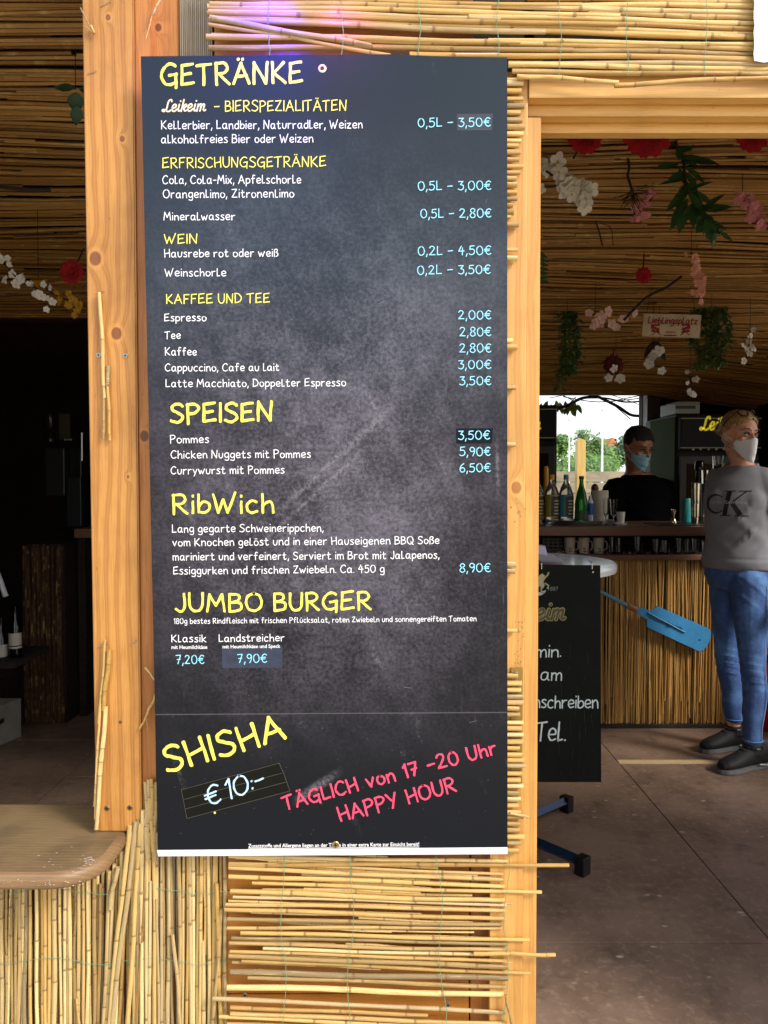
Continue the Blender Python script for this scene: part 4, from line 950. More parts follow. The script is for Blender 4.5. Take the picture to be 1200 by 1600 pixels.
petal_ball(1006, 430, 13, 3.0, 'small dark red rose under the leafy green branch', name='red_rose')
petal_ball(112, 425, 19, 2.7, 'dark red rose on the left, half behind the timber post', name='red_rose')
petal_ball(958, 570, 16, 4.3, 'dim red flower in the dark above the back opening', name='red_rose', col=pm('dim_red', '5a1014', .8))  # darker red than the other flowers, shade painted into the petals
def spray(name, label, pts, Y, col, n, sz, group=None, yc='d8c25a', leafmat=None):
    pp = catmull([P(a, b, Y) for a, b in pts], 5); o = thing(name, label, 'flowers', pp[0], group)
    MB().tube(pp, .0028, 6).build('stem', BR, o, smooth=True); thread(o, pp[0])
    n = int(n * 1.7); sz *= .78
    for i in range(n):
        f = (i + .5) / n * (len(pp) - 1); q = pp[int(f)].lerp(pp[min(int(f) + 1, len(pp) - 1)], f % 1)
        c = q + Vector((rnd.gauss(0, sz * .85), rnd.uniform(-sz, .2 * sz), rnd.gauss(0, sz * .85))); s_ = sz * rnd.uniform(.7, 1.15)
        face = Vector((rnd.uniform(-.7, .7), -1, rnd.uniform(-.7, .4))).normalized(); a0 = rnd.random() * 6; mb = MB()
        e1 = face.orthogonal().normalized(); e2 = face.cross(e1)
        for k in range(5):
            a = a0 + k * 2 * pi / 5; d = (e1 * cos(a) + e2 * sin(a) + face * .35); leaf(mb, c, d + e2 * rnd.uniform(-.15, .15), s_ * rnd.uniform(.8, 1.), s_ * .8, face, rnd.uniform(.1, .5), ((0, .1), (.3, .6), (.62, 1), (.86, .85), (1, .35)))
        fo = mb.build('blossom', col, o, smooth='all')
        MB().ell(c + face * s_ * .12, s_ * .12, 6, 4).build('blossom_centre', pm('blossom_heart', yc, .6), fo)
    return o
WHT = pm('white_silk', 'e2dfd6', .7); PNK = pm('pink_silk', 'd88a94', .7); CRL = pm('coral_silk', 'e2a08c', .7); YEL = pm('yellow_silk', 'b8860e', .7); PAL = pm('pale_pink_silk', 'dfb9b0', .7)
spray('orchid_spray', 'white orchid spray hanging at the left side of the doorway', [(843, 262), (865, 275), (885, 295), (905, 305), (915, 318)], 2.3, WHT, 15, .032)
spray('pink_blossom', 'pink blossom cluster beneath the tangle of thin roots', [(1020, 308), (1005, 325), (992, 342)], 2.55, PNK, 12, .018)
spray('pink_blossom', 'pink blossom cluster at the right edge, under the red flower', [(1160, 310), (1172, 330), (1188, 355)], 2.5, PNK, 14, .022)
spray('coral_blossom', 'coral pink flowers hanging in a string left of the right vine', [(1080, 395), (1090, 425), (1095, 445), (1092, 468)], 2.9, CRL, 13, .022)
spray('white_blossom', 'white blossom garland at the left edge in the dark opening', [(-30, 385), (5, 410), (30, 438), (60, 452), (85, 472)], 2.6, WHT, 16, .020)
spray('yellow_blossom', 'mustard yellow blossoms trailing right of the white garland', [(60, 440), (85, 460), (110, 470), (130, 478)], 2.7, YEL, 10, .020)
spray('pale_lily', 'pale pink lilies on a dark stem left of the little sign', [(930, 500), (945, 508), (985, 498)], 3.4, PAL, 7, .036)
spray('white_blossom', 'small white blossoms low in the dark beside the right vine', [(1078, 590), (1082, 605), (1076, 620)], 3.9, WHT, 5, .022)
spray('white_blossom', 'white flowers hanging right of the leafy vine under the ceiling', [(1172, 515), (1170, 540), (1165, 560)], 3.6, WHT, 7, .022)
spray('white_blossom', 'single white bell flowers below the little wooden sign', [(1030, 540), (1024, 560), (1020, 572)], 3.7, WHT, 3, .035)
spray('pale_lily', 'creamy daisy shaped flower above the back opening', [(962, 585), (964, 592)], 4.2, WHT, 3, .035)
def strand(name, label, px, y0, y1, wpx, Y, mat, n=600, L=.03):
    top = P(px, y0, Y); o = thing(name, label, 'hanging plant', top, 'trailing green plants under the ceiling'); thread(o, top)
    for k in range(5):
        x0 = px + rnd.uniform(-.3, .3) * wpx; pts = catmull([P(x0, y0, Y), P(x0 + rnd.uniform(-.2, .2) * wpx, (y0 + y1) / 2, Y + rnd.uniform(-.03, .03)), P(px + rnd.uniform(-.45, .45) * wpx, y1 - rnd.uniform(0, .35) * (y1 - y0), Y)], 6)
        v = MB().tube(pts, .002, 4).build('vine', GV, o); mb = MB()
        for i in range(n // 5):
            f = rnd.random() * (len(pts) - 1.01); q = pts[int(f)].lerp(pts[int(f) + 1], f % 1) + Vector((rnd.gauss(0, .012), rnd.gauss(0, .012), 0))
            leaf(mb, q, (rnd.uniform(-1, 1), rnd.uniform(-1, .6), rnd.uniform(-1, .1)), L * rnd.uniform(.6, 1.2), L * .55)
        mb.build('foliage', mat, v)['kind'] = 'stuff'
strand('trailing_plant', 'trailing green plant hanging left of the back opening', 886, 486, 612, 34, 3.6, GV)
strand('trailing_plant', 'bushy trailing green vine right of the little sign', 1112, 480, 590, 62, 3.5, leafm('leaf_olive', '6a7a34', '4a6030'), 1100)
lb = thing('leafy_branch', 'dark green leafy artificial branch hanging in the doorway', 'hanging plant', P(1058, 215, 2.3)); thread(lb, P(1056, 222, 2.3))
bp = catmull([P(1054, 222, 2.3), P(1066, 245, 2.3), P(1072, 285, 2.28), P(1085, 320, 2.28), P(1105, 340, 2.28), P(1125, 365, 2.3)])
MB().tube(bp, .004, 6).build('stem', BR, lb, smooth=True)
for (x, y, dx, dy, L) in [(1062, 250, 1, -.2, 45), (1068, 250, 1, .15, 52), (1060, 258, -1, .15, 40), (1070, 262, .9, .5, 42), (1072, 270, .6, 1, 34), (1068, 268, -.8, .6, 36), (1070, 285, .8, .9, 40), (1072, 285, -.3, 1, 40), (1076, 300, -.9, .7, 44), (1078, 305, .7, .6, 34), (1074, 310, -.5, 1, 52), (1070, 315, -.25, 1, 55), (1080, 318, 0, 1, 42), (1090, 328, .3, 1, 35), (1095, 330, .9, -.1, 46), (1104, 342, .2, 1, 40), (1110, 345, .8, .35, 30), (1098, 338, -.4, 1, 28), (1122, 362, 1, .45, 30), (1060, 262, .4, 1, 30), (1064, 240, .7, -.5, 26), (1084, 300, 1, .5, 38), (1076, 276, -1, .1, 34), (1082, 296, -.6, .2, 30)]:
    mb = MB(); leaf(mb, P(x, y, 2.29), (dx, rnd.uniform(-.4, .2), -dy), px2m(L, 2.3), px2m(L * .36, 2.3), Vector((rnd.uniform(-.3, .3), -1, .5)), .12); mb.build('leaf', GL, lb, smooth='all')
for i in range(34):
    f = rnd.random() * (len(bp) - 1.01); q = bp[int(f)].lerp(bp[int(f) + 1], f % 1); mb = MB(); leaf(mb, q, (rnd.uniform(-1, 1), rnd.uniform(-.9, .3), rnd.uniform(-1.2, .2)), rnd.uniform(.035, .085), rnd.uniform(.012, .026), Vector((rnd.uniform(-.6, .6), -1, .5)), rnd.uniform(.05, .35)); mb.build('leaf', GL, lb, smooth='all')
lf = thing('ivy_leaves', 'pair of dark leaves beside the upper left of the timber post', 'hanging plant', P(120, 150, 1.9)); thread(lf, P(118, 140, 1.9))
for (x, y, dx, dy, L, W) in ((118, 140, -1, -.15, 34, 17), (120, 145, -.1, 1, 30, 26), (122, 165, -.15, 1, 30, 20), (124, 140, .9, .1, 20, 14)):
    mb = MB(); leaf(mb, P(x, y, 1.9), (dx, 0, -dy), px2m(L, 1.9), px2m(W, 1.9), Vector((.2, -1, .3)), .1); mb.build('leaf', GL, lf, smooth='all')
lf = thing('ivy_leaves', 'dark curled leaves peeping out at the left door jamb', 'hanging plant', P(846, 400, 2.4)); thread(lf, P(836, 395, 2.4))
for k in range(7): mb = MB(); leaf(mb, P(838, 395 + k * 8, 2.4), (1, -.1, -.3 + .1 * k), px2m(20, 2.4), px2m(8, 2.4), Vector((0, -1, .4)), .3); mb.build('leaf', GL, lf, smooth='all')
rt = thing('root_tangle', 'tangle of thin dark roots dangling from a long twig', 'dried plant', P(978, 240, 2.4)); thread(rt, P(978, 232, 2.4))
MB().tube(catmull([P(978, 232, 2.4), P(983, 260, 2.4), P(981, 275, 2.4), P(988, 298, 2.4)]), .004, 6).build('stem', BR, rt)
for k in range(26):
    a = rnd.uniform(-2.9, .3); L = rnd.uniform(14, 34); q0 = (988 + rnd.uniform(-4, 4), 300 + rnd.uniform(-5, 8))
    MB().tube(catmull([P(*q0, 2.4), P(q0[0] + L * .5 * cos(a) + rnd.uniform(-4, 4), q0[1] - L * .45 * sin(a), 2.39 + rnd.uniform(-.02, .02)), P(q0[0] + L * cos(a), q0[1] - L * sin(a) * .9, 2.4)], 4), .0012, 4).build('root', BR, rt)
def stick(label, pts, Y, r=.003, name='dark_twig'):
    o = tag(MB().tube(catmull([P(a, b, Y) for a, b in pts], 4), r, 5).build(name, BR, smooth=True), label, 'twig')
stick('short black twig stuck in the ceiling below the left red flower', [(896, 248), (902, 236), (908, 226)], 2.3)
stick('black upright twig in the middle of the reed ceiling', [(930, 345), (936, 362), (941, 384)], 2.75)
stick('thin bent twig next to the black upright twig', [(938, 349), (954, 356), (958, 384)], 2.78, .0015)
stick('long dark reed slanting up from the pale lilies', [(975, 500), (1010, 465), (1040, 450), (1065, 432)], 3.3, .006)
stick('flat black stick lying along the left ceiling', [(-5, 292), (35, 296), (78, 297)], 2.2, .006)
bh = thing('dark_bird_shape', 'black drooping flower bud below the little sign', 'dried flower', P(1020, 545, 3.7)); thread(bh, P(1021, 532, 3.7))
mb = MB()
for k in range(7): leaf(mb, P(1020 + k, 533, 3.7), (rnd.uniform(-.7, .5), 0, -1), px2m(rnd.uniform(20, 36), 3.7), px2m(9, 3.7), Vector((0, -1, 0)), .1)
mb.build('petals', BR, bh)

# Lieblingsplatz sign
sg = thing('hanging_sign', 'cream wooden sign reading Lieblingsplatz with two red deck chairs', 'sign', P(1048, 527, 3.45))
YS = 3.45; cr_ = [P(1003, 525, YS), P(1093, 528, YS), P(1096, 492, YS), P(1006, 490, YS)]
MB().prism(cr_, (0, .008, 0)).build('sign_board', mottled('cream_sign', 'cdbfa6', 'b3a288', 20, .6, 0), sg, fix=True)
mb = MB(); text_px(mb, 'Lieblingsplatz', 1012, 505, 1089, 507, 10, 1.7, YS - .001, slant=.18, rough=.2); mb.build('lettering', pm('sign_red', '8f1a20', .6), sg)
for x in (1017, 1062):
    mb = MB(); f = 1 if x < 1040 else -1
    for (a, b, c, d, w_) in ((x, 508, x + 14, 508, 2.6), (x + 1, 510, x + 13, 516, 4), (x + 2, 524, x + 13, 512, 1.5), (x, 512, x + 16, 524, 1.5), (x + 1, 517, x + 14, 519, 3)):
        if f < 0: a, c = 2 * x + 17 - a, 2 * x + 17 - c
        mb.tube([P(a, b, YS - .001), P(c, d, YS - .001)], px2m(w_ / 2, YS), 4, flat=.3, up=(0, 1, 0))
    mb.build('deck_chair_motif', pm('sign_red', '8f1a20', .6), sg)
MB().tube([P(1037, 524, YS - .001), P(1057, 524, YS - .001)], .0025, 4).tube([P(1040, 519, YS - .001), P(1055, 519, YS - .001)], .002, 4).build('table_motif', pm('sign_red', '8f1a20', .6), sg)
for x in (1010, 1088): q = P(x, 492, YS); MB().tube([(q.x, YS + .004, q.z), (q.x + (.03 if x < 1050 else -.03), YS + .004, ceil_z(q.x, YS) + .01)], .0012, 4).build('cord', BR, sg)

# ---------------------------------------------------------------- bar
bar = thing('bar_counter', 'long bar counter with brown wooden top and reed clad front', 'bar counter', (1.0, 4.1, 0))
YF = 4.05; ztop = P(950, 822, 3.95).z; XB0, XB1 = .1, 1.84
CTW = wood('counter_wood', '6b4a36', '4a3022', 120, 'X', rough=.4)
MB().box(XB0, 1.80, 3.93, 4.55, ztop - .05, ztop, .006).build('counter_top', CTW, bar)
zsh = P(950, 866, 4.0).z
MB().box(XB0, XB1, 3.99, 4.5, zsh - .03, zsh - .002, .003).build('lower_shelf', CTW, bar)
MB().box(XB0, XB1, 4.075, 4.10, 0.01, zsh - .032).build('front_panel', DARKW, bar)
MB().box(XB0, XB1, 4.46, 4.48, .01, ztop - .052).build('rear_panel', DARKW, bar)
for x in (XB0, 1.76): MB().box(x, x + .04, 4.11, 4.45, .01, ztop - .052).build('end_panel', DARKW, bar)
paths = []; x = XB0
while x < XB1:
    h0 = rnd.uniform(0, .03); h1 = zsh - rnd.uniform(-.012, .03); r_ = rnd.uniform(.0018, .0040); yy = 4.056 + rnd.uniform(-.010, .012); l_ = rnd.gauss(0, .016)
    if rnd.random() < .3: h0 = rnd.uniform(.02, .22)
    paths.append(([(x, yy, h0), (x + l_ * .5 + rnd.gauss(0, .002), yy - .003, (h0 + h1) / 2), (x + l_, yy, h1)], r_)); x += r_ * rnd.uniform(.6, 1.3)
reed_mass('reed_cladding', paths, REEDB, bar)
MB().box(XB0, XB1, 4.035, 4.074, 0.0, .022, .003).build('plinth', DARKW, bar)
mt = thing('bar_mat', 'black rubber bar mat lying on the counter', 'mat', (P(1080, 815, 4.05).x, 4.05, ztop))
MB().box(P(1025, 820, 4.0).x, P(1112, 820, 4.0).x, 3.97, 4.2, ztop + .0005, ztop + .008, .002).build('mat', DARKM, mt)

GLASS = pm('clear_glass', 'f2f6f6', .03, Transmission_Weight=1., IOR=1.3)
def lathe_thing(name, label, cat, px, py, Y, prof, mat, n=18, group=None, z=None, part='body', sx=1):
    """prof radii/heights in px at depth Y"""
    q = P(px, py, Y); base = Vector((q.x, Y, q.z if z is None else z)); o = thing(name, label, cat, base, group); k = Y / FPX
    MB().lathe([(a * k, b * k) for a, b in prof], base, n, sx=sx).build(part, mat, o, smooth=True); return o, base, k
def band(o, base, k, z0, z1, r, mat, name='label', n=18, a0=0, a1=1):
    vs = []; fs = []
    for i in range(n + 1):
        a = 2 * pi * (a0 + (a1 - a0) * i / n)
        for zz in (z0, z1): vs.append(base + Vector((r * k * cos(a), r * k * sin(a), zz * k)))
    for i in range(n): fs.append((2 * i, 2 * i + 2, 2 * i + 3, 2 * i + 1))
    return MB().add(vs, fs).build(name, mat, o, smooth='all')
BOT = [(10.5, 0), (11.5, 1), (11.5, 42), (11, 48), (8, 58), (4.2, 66), (3.4, 70), (3.4, 73)]
PET = pm('clear_pet', 'dfe6e4', .06, Transmission_Weight=.85, IOR=1.25)
for px, cc, liq, lab in ((838, 'c8b040', '9a8a2a', 'clear bottle with dark label half hidden by the door frame'), (862, 'd6a628', '8f8422', 'bottle with yellow liquid and orange cap on the bar'), (884, '2f7f78', '2a7f86', 'bottle with teal label and green cap on the bar')):
    o, b, k = lathe_thing('drink_bottle', lab, 'bottle', px, 815, 4.12, BOT, PET, z=ztop, group='plastic bottles on the bar')
    band(o, b, k, 12, 46, 11.8, pm('liq_' + liq, liq, .35), 'colour_sleeve'); band(o, b, k, 13, 44, 12.0, DARKM, 'label', 8, .70, .98)
    for j in range(5): band(o, b, k, 16 + j * 5, 18.4 + j * 5, 12.15, pm('label_print', 'a8987c', .6), 'label_print', 4, .76 + .01 * (j % 2), .92 - .02 * (j % 3))
    MB().lathe([(3.9 * k, 70 * k), (3.9 * k, 77 * k), (3.4 * k, 78 * k)], b, 12).build('cap', pm('cap_' + cc, cc, .4), o, smooth=True)
o, b, k = lathe_thing('green_bottle', 'shiny green glass bottle in the middle of the bar', 'bottle', 908, 813, 4.1, [(9.2, 0), (10, 1.5), (10, 30), (9.6, 36), (7, 50), (4, 60), (3.1, 66), (3.1, 72), (3.6, 73), (3.6, 75)], pm('green_glass', '0a8f2a', .06, Transmission_Weight=.6, IOR=1.4), z=ztop)
band(o, b, k, 8, 22, 10.15, pm('green_label', '2c4a34', .5), 'label')
MB().lathe([(3.9 * k, 71 * k), (3.9 * k, 75.5 * k), (3.2 * k, 76 * k)], b, 12).build('cap', pm('dkgreen', '0d3a1c', .4), o, smooth=True)
o, b, k = lathe_thing('small_can', 'small blue and white bottle beside the green bottle', 'bottle', 922, 813, 4.2, [(4.5, 0), (4.6, 1), (4.6, 34), (2.6, 40), (2.2, 44)], pm('white_can', 'c9d2da', .35), z=ztop)
band(o, b, k, 14, 32, 4.75, pm('blue_lab', '2a4fb0', .4))
o, b, k = lathe_thing('yellow_candle', 'tall glowing yellow dispenser tube beside the left fridge', 'dispenser', 853, 800, 4.35, [(5, 0), (4.6, 40), (3.9, 75), (3.6, 84), (2.6, 88)], pm('amber_plastic', 'e69a12', .3), z=ztop)
band(o, b, k, 0, 8, 6, DARKM, 'base')
o, b, k = lathe_thing('paper_roll', 'cream paper towel roll standing on the bar', 'paper roll', 936.5, 812, 4.25, [(13, 0), (13.4, 1), (13.4, 50), (12.8, 51.5), (4, 51.5), (4, 48)], mottled('cream_paper', 'cfc7b4', 'b8af9c', 30, .8, .1), z=ztop)
o, b, k = lathe_thing('wooden_ball', 'small round brown knob behind the paper roll', 'knob', 929, 812, 4.42, [(4, 0), (3, 30), (2.5, 44), (5, 48), (6, 53), (4, 58), (1, 60)], pm('brown_knob', '5a2f1c', .5), z=ztop)
GP = [(4.5, 0), (4.6, .8), (.8, 2), (.7, 10), (3.8, 14), (5.2, 32), (4.9, 32), (3.5, 14.6), (.1, 12)]
for px, Y, lab in ((946.5, 4.0, 'small stemmed glass in front of the paper roll'), (958.5, 3.98, 'small stemmed glass beside the white cup')):
    lathe_thing('stem_glass', lab, 'glass', px, 820, Y, [(a, b * 1.35) for a, b in GP] if px < 950 else [(a * 1.2, b * 1.3) for a, b in GP], GLASS, z=ztop, group='small stemmed glasses')
o, b, k = lathe_thing('espresso_cup', 'small white cup and saucer on the bar', 'cup', 970, 815, 4.1, [(9, 0), (10, 2), (5, 3), (5.5, 4), (6.6, 20), (6, 20), (5, 6), (.1, 5)], pm('porcelain', 'd8d5cc', .25), z=ztop)
o, b, k = lathe_thing('round_tray', 'round metal serving tray on the bar counter', 'tray', 909, 822, 4.16, [(43, 0), (45, 1), (46.5, 7), (47.5, 7), (46, .5), (44, .6), (.1, 1.6)], pm('brushed_tray', '9a9a98', .28, .9), 40, z=ztop)
tr = o; tr.location.z += 0
o, b, k = lathe_thing('steel_jigger', 'small steel hourglass jigger on the bar mat', 'jigger', 1052, 815, 4.06, [(5.4, 0), (5.8, 2), (3, 8), (1.4, 10), (1.8, 12), (4, 19), (4.4, 22), (4.1, 22), (1, 12)], pm('jigger_metal', 'c0ac84', .2, 1.), z=ztop + .009)
o, b, k = lathe_thing('teal_can', 'teal drinks can behind the bar mat', 'can', 1073, 812, 4.25, [(6.4, 0), (7, 1.5), (7, 36), (6, 39), (5.4, 39)], mottled('teal_print', '1f7f80', '2f9a98', 60, .35, 0), z=ztop)
CH = pm('chrome', 'c9c2ae', .12, 1.)
for px, t_, lab in ((1086, 0, 'left chrome cocktail shaker at the end of the bar'), (1101, 1, 'right chrome cocktail shaker, tilted against the left one')):
    o, b, k = lathe_thing('cocktail_shaker', lab, 'shaker', px, 813, 4.05 + .02 * t_, [(5.2, 0), (5.6, 1), (7.2, 48), (7.4, 62), (8.2, 64), (7.6, 64), (6, 10), (.1, 4)], CH, z=ztop + .009)
    if t_: o.rotation_euler = (0, R(7), 0)
o, b, k = lathe_thing('beer_tap', 'slim dark beer tap column behind the shakers', 'beer tap', 1092, 813, 4.4, [(9, 0), (9, 3), (6, 6), (5.5, 80), (7.5, 82), (7.5, 92), (5, 96)], pm('tap_dark', '15161a', .2, .6), z=ztop)
for dx in (-4, 4): MB().tube([b + Vector((dx * k, -.03, 85 * k)), b + Vector((dx * k, -.07, 80 * k)), b + Vector((dx * k, -.075, 60 * k))], .006, 8).build('spout', CH, o, smooth=True)
# glasses on the lower shelf
def tum(px, r_, h_, lab, mat, Y=4.05, name='tumbler', grp='glasses on the lower bar shelf'):
    return lathe_thing(name, lab, 'glass' if name != 'mug' else 'mug', px, 860, Y, [(r_ * .78, 0), (r_ * .82, 1), (r_, h_), (r_ * .9, h_), (r_ * .74, 2), (.1, 1.6)], mat, 16, grp, zsh)
MUG = pm('mug_cream', 'a89f90', .35)
for px, lab in ((890, 'first cream mug from the left on the lower bar shelf'), (912, 'second cream mug from the left on the lower bar shelf'), (935, 'third cream mug from the left on the lower bar shelf')):
    o, b, k = tum(px, 9, 25, lab, MUG, name='mug', grp='cream mugs under the bar')
    for j in range(2): band(o, b, k, 3 + j * 4, 5.4 + j * 4, 8.9, pm('mug_print', '55504a', .6), 'print', 4, .70, .8 - .03 * j)
    MB().tube(catmull([b + Vector((8.6 * k, .0, 5 * k)), b + Vector((13 * k, 0, 8 * k)), b + Vector((13 * k, 0, 17 * k)), b + Vector((9.2 * k, 0, 20 * k))]), .003, 6).build('handle', MUG, o, smooth=True)
gl = ['between the third mug and the dark gap', 'left of the wide dark gap', 'under the middle of the counter', 'first of the short glasses', 'second of the short glasses', 'below the jigger', 'below the teal can', 'near the right end of the shelf', 'last before the woman']
for i, (px, r_, h_) in enumerate(((956, 8, 25), (967, 7, 24), (997, 8, 26), (1026, 8, 22), (1040, 8, 20), (1062, 7, 24), (1074, 7, 22), (1086, 7, 24), (1103, 8, 20))):
    tum(px, r_, h_, 'clear drinking glass ' + gl[i], GLASS)
MB2 = thing('crate_stack', 'dark plastic glass crate on the lower shelf near the door frame', 'crate', (P(862, 860, 4.2).x, 4.2, zsh))
x0, x1 = P(848, 860, 4.1).x, P(880, 860, 4.1).x
m = MB().box(x0, x1, 4.1, 4.3, zsh, zsh + .01)
for j in range(4): m.box(x0, x1, 4.1, 4.106, zsh + .012 + j * .018, zsh + .022 + j * .018)
for j in range(5): xx = x0 + (x1 - x0 - .006) * j / 4; m.box(xx, xx + .006, 4.098, 4.108, zsh + .010, zsh + .08)
m.build('crate_body', DARKM, MB2)

# fridges
def fridge(name, label, x0, x1, zt, Y, side=None):
    o = thing(name, label, 'fridge', ((x0 + x1) / 2, Y + .3, 0)); blk = pm('fridge_black', '060707', .55, spec=.25)
    MB().box(x0, x1, Y + .02, Y + .58, 0.001, zt, .01).build('cabinet', blk, o)
    h = zt; MB().box(x0 + .01, x1 - .01, Y - .02, Y + .018, h - .23, h - .02, .012).build('header', blk, o)
    for zz in (h - .035, h - .215): MB().box(x0 + .012, x1 - .012, Y - .0235, Y - .021, zz, zz + .006).build('trim', pm('fridge_trim', '9a9468', .4), o)
    MB().box(x0 + .015, x1 - .015, Y - .004, Y + .018, .12, h - .26, .006).build('door_frame', pm('fridge_frame', '0c0e10', .45), o)
    MB().box(x0 + .06, x1 - .06, Y - .008, Y - .0045, .18, h - .31).build('door_glass', pm('fridge_glass', '050706', .12, spec=.3), o)
    MB().box(x1 - .045, x1 - .03, Y - .04, Y - .006, .5, 1.2, .004).build('handle', STEEL, o)
    return o, blk
LOGY = pm('logo_lit', 'e8d428', .5, Emission_Color=hexc('e8d428'), Emission_Strength=.16)
f1, _ = fridge('drinks_fridge', 'tall black drinks fridge at the left, cut off by the door frame', P(815, 700, 4.9).x - .25, P(871.5, 700, 4.9).x, P(850, 632, 4.9).z, 4.9)
mb = MB(); text_px(mb, 'Leikeim', 788, 671, 844, 671, 18, 3.2, 4.875, font=SCRIPT, jit=0, slant=.22, gap=.15, lift0=.001); mb.build('logo', LOGY, f1)
for zz in (.6, .9, 1.15): MB().box(f1.location.x - .2, f1.location.x + .2, 4.888, 4.8915, zz, zz + .004).build('shelf_edge', STEEL, f1)
f2, _ = fridge('drinks_fridge', 'black drinks fridge with a glowing yellow logo behind the two people', P(1058, 700, 4.75).x, P(1190, 700, 4.75).x, P(1100, 646, 4.75).z, 4.75)
xx = P(1058, 700, 4.75).x
MB().prism([P(1015, 738 + 90, 5.05), (xx - .004, 4.78, P(1057, 830, 4.78).z), (xx - .004, 4.78, P(1057, 651, 4.78).z), P(1016, 658, 5.05)], (.006, .006, 0)).build('glass_side', pm('side_glass_reflection', '35551c', .6, spec=.15), f2, fix=True)  # green reflection painted as a flat glass colour
mb = MB(); text_px(mb, 'Leikeim', 1094, 672, 1160, 671, 19, 3.4, 4.725, font=SCRIPT, jit=0, slant=.22, gap=.15, lift0=.001); mb.build('logo', LOGY, f2)
for i in range(5):
    q = P(1083 + i * 12, 702, 4.73); MB().ell(q, .008, 8, 6).build('tap_light', pm('tap_white', 'b8c4d0', .4), f2)
mb = MB(); text_px(mb, 'eim', 1024, 694, 1050, 694, 14, 2, 4.92, font=SCRIPT, jit=0, slant=.22, gap=.15, lift0=.02); mb.build('faint_logo', pm('faint_logo', '6a7a2a', .5), f2) if 0 else None
wb = thing('box_on_fridge', 'flat white case with a black clasp on top of the right fridge', 'case', P(1068, 647, 4.78)); zt = P(1100, 646, 4.75).z + .001
xa, xb = P(1040, 640, 4.78).x, P(1094, 640, 4.78).x
MB().box(max(xa, xx + .0), xb, 4.78, 5.05, zt, zt + .075, .006).build('case_body', pm('pale_case', '8f9a8c', .5), wb)
MB().box(xa + .06, xb - .03, 4.777, 4.7795, zt + .03, zt + .05).build('clasp', DARKM, wb)
MB().box(xa + .005, xb - .005, 4.776, 4.7795, zt + .058, zt + .062).build('lid_seam', pm('seam_grey', '5a625a', .5), wb)

# ---------------------------------------------------------------- blue paddle on the bar front
pd = thing('blue_paddle', 'light blue wooden paddle fixed slanting on the bar front', 'paddle', P(1020, 965, 4.0)); YP = 4.005
BLU = mottled('paddle_blue', '3f8fc4', '3380b4', 18, .45, .1)
MB().tube([P(925, 918, YP + .02), P(981, 946, YP)], px2m(4.2, YP), 10, flat=.7).build('shaft', pm('paddle_pale', '6fb3cf', .45), pd, smooth=True)
MB().tube([P(979, 945, YP), P(986, 948.5, YP), P(995, 953, YP)], [px2m(4.6, YP), px2m(5.2, YP), px2m(4.6, YP)], 10).build('bare_joint', wood('bare_joint', 'a5764a', '7c5230', 200, 'X'), pd, smooth=True)
bl = [(993, 957), (1011, 968), (1010.5, 980), (1092, 1018), (1098, 1017), (1106, 1008), (1111, 996), (1111, 985), (1107, 982), (1027, 947), (1021, 952), (1017, 955), (999, 948)]
MB().prism([P(a, b, YP - .006) for a, b in bl], (0, .012, 0)).build('blade', BLU, pd, fix=True, bev=.002)
MB().tube([P(1012, 957, YP - .008), P(1070, 988, YP - .008)], px2m(2.2, YP), 8, flat=.5).build('spine', BLU, pd, smooth=True)
for a in (((1010, 958), (1066, 982)), ((1015, 964), (1067, 986)), ((1040, 972), (1047, 980)), ((1045, 971), (1042, 981)), ((1062, 978), (1068, 988))):
    MB().tube([P(*a[0], YP - .010), P(*a[1], YP - .010)], .0016, 5).build('cord', pm('cord_dark', '2a2a30', .7), pd)
screw(1093, 1000, YP - .006, pd, DARKM, .005, cross=False)
screw(1045, 976, YP - .008, pd, DARKM, .007, cross=False)

# ---------------------------------------------------------------- round table with the chalk sign
TX, TY, TZ = .435, 2.75, P(600, 872, 2.75).z
TZ = 1.28 - .262
tb = thing('round_table', 'white round bistro table with blue metal feet', 'table', (TX, TY, 0))
TR = P(957, 880, 2.75).x - TX
MB().lathe([(TR - .012, -.032), (TR - .002, -.03), (TR, -.02), (TR, -.008), (TR - .006, 0), (TR - .03, .0015), (.001, .0015)], (TX, TY, TZ), 64).build('tabletop', pm('tabletop_white', 'e6ebea', .16, spec=.6), tb, smooth=True)
MB().lathe([(.03, 0.09), (.03, TZ - .034)], (TX, TY, 0), 16).build('column', pm('blue_metal', '1b3350', .35, .3), tb, smooth=True)
for (px, py, zz) in ((888, 1247, 0), (915, 1345, 0)):
    q = PF(px, py, .05); d = Vector((q.x - TX, q.y - TY, 0)); b0 = Vector((TX, TY, .042))
    for s_ in (1, -1):
        e = b0 + d * s_; nrm = d.normalized()
        MB().tube([b0 + nrm * s_ * .03, b0 + d * s_ * .985], px2m(8, 2.8), 4, up=(0, 0, 1)).build('foot_bar', pm('blue_metal', '1b3350', .35, .3), tb)
        rot = Matrix.Rotation(math.atan2(d.y, d.x), 3, 'Z')
        MB().box(e.x - .030, e.x + .006, e.y - .022, e.y + .022, .0005, .062, .004, rot=rot, org=(e.x, e.y, 0)).build('foot_cap', DARKM, tb)
pp = thing('papers', 'loose crumpled white papers lying on the round table', 'papers', (P(850, 872, 2.7).x, 2.7, TZ))
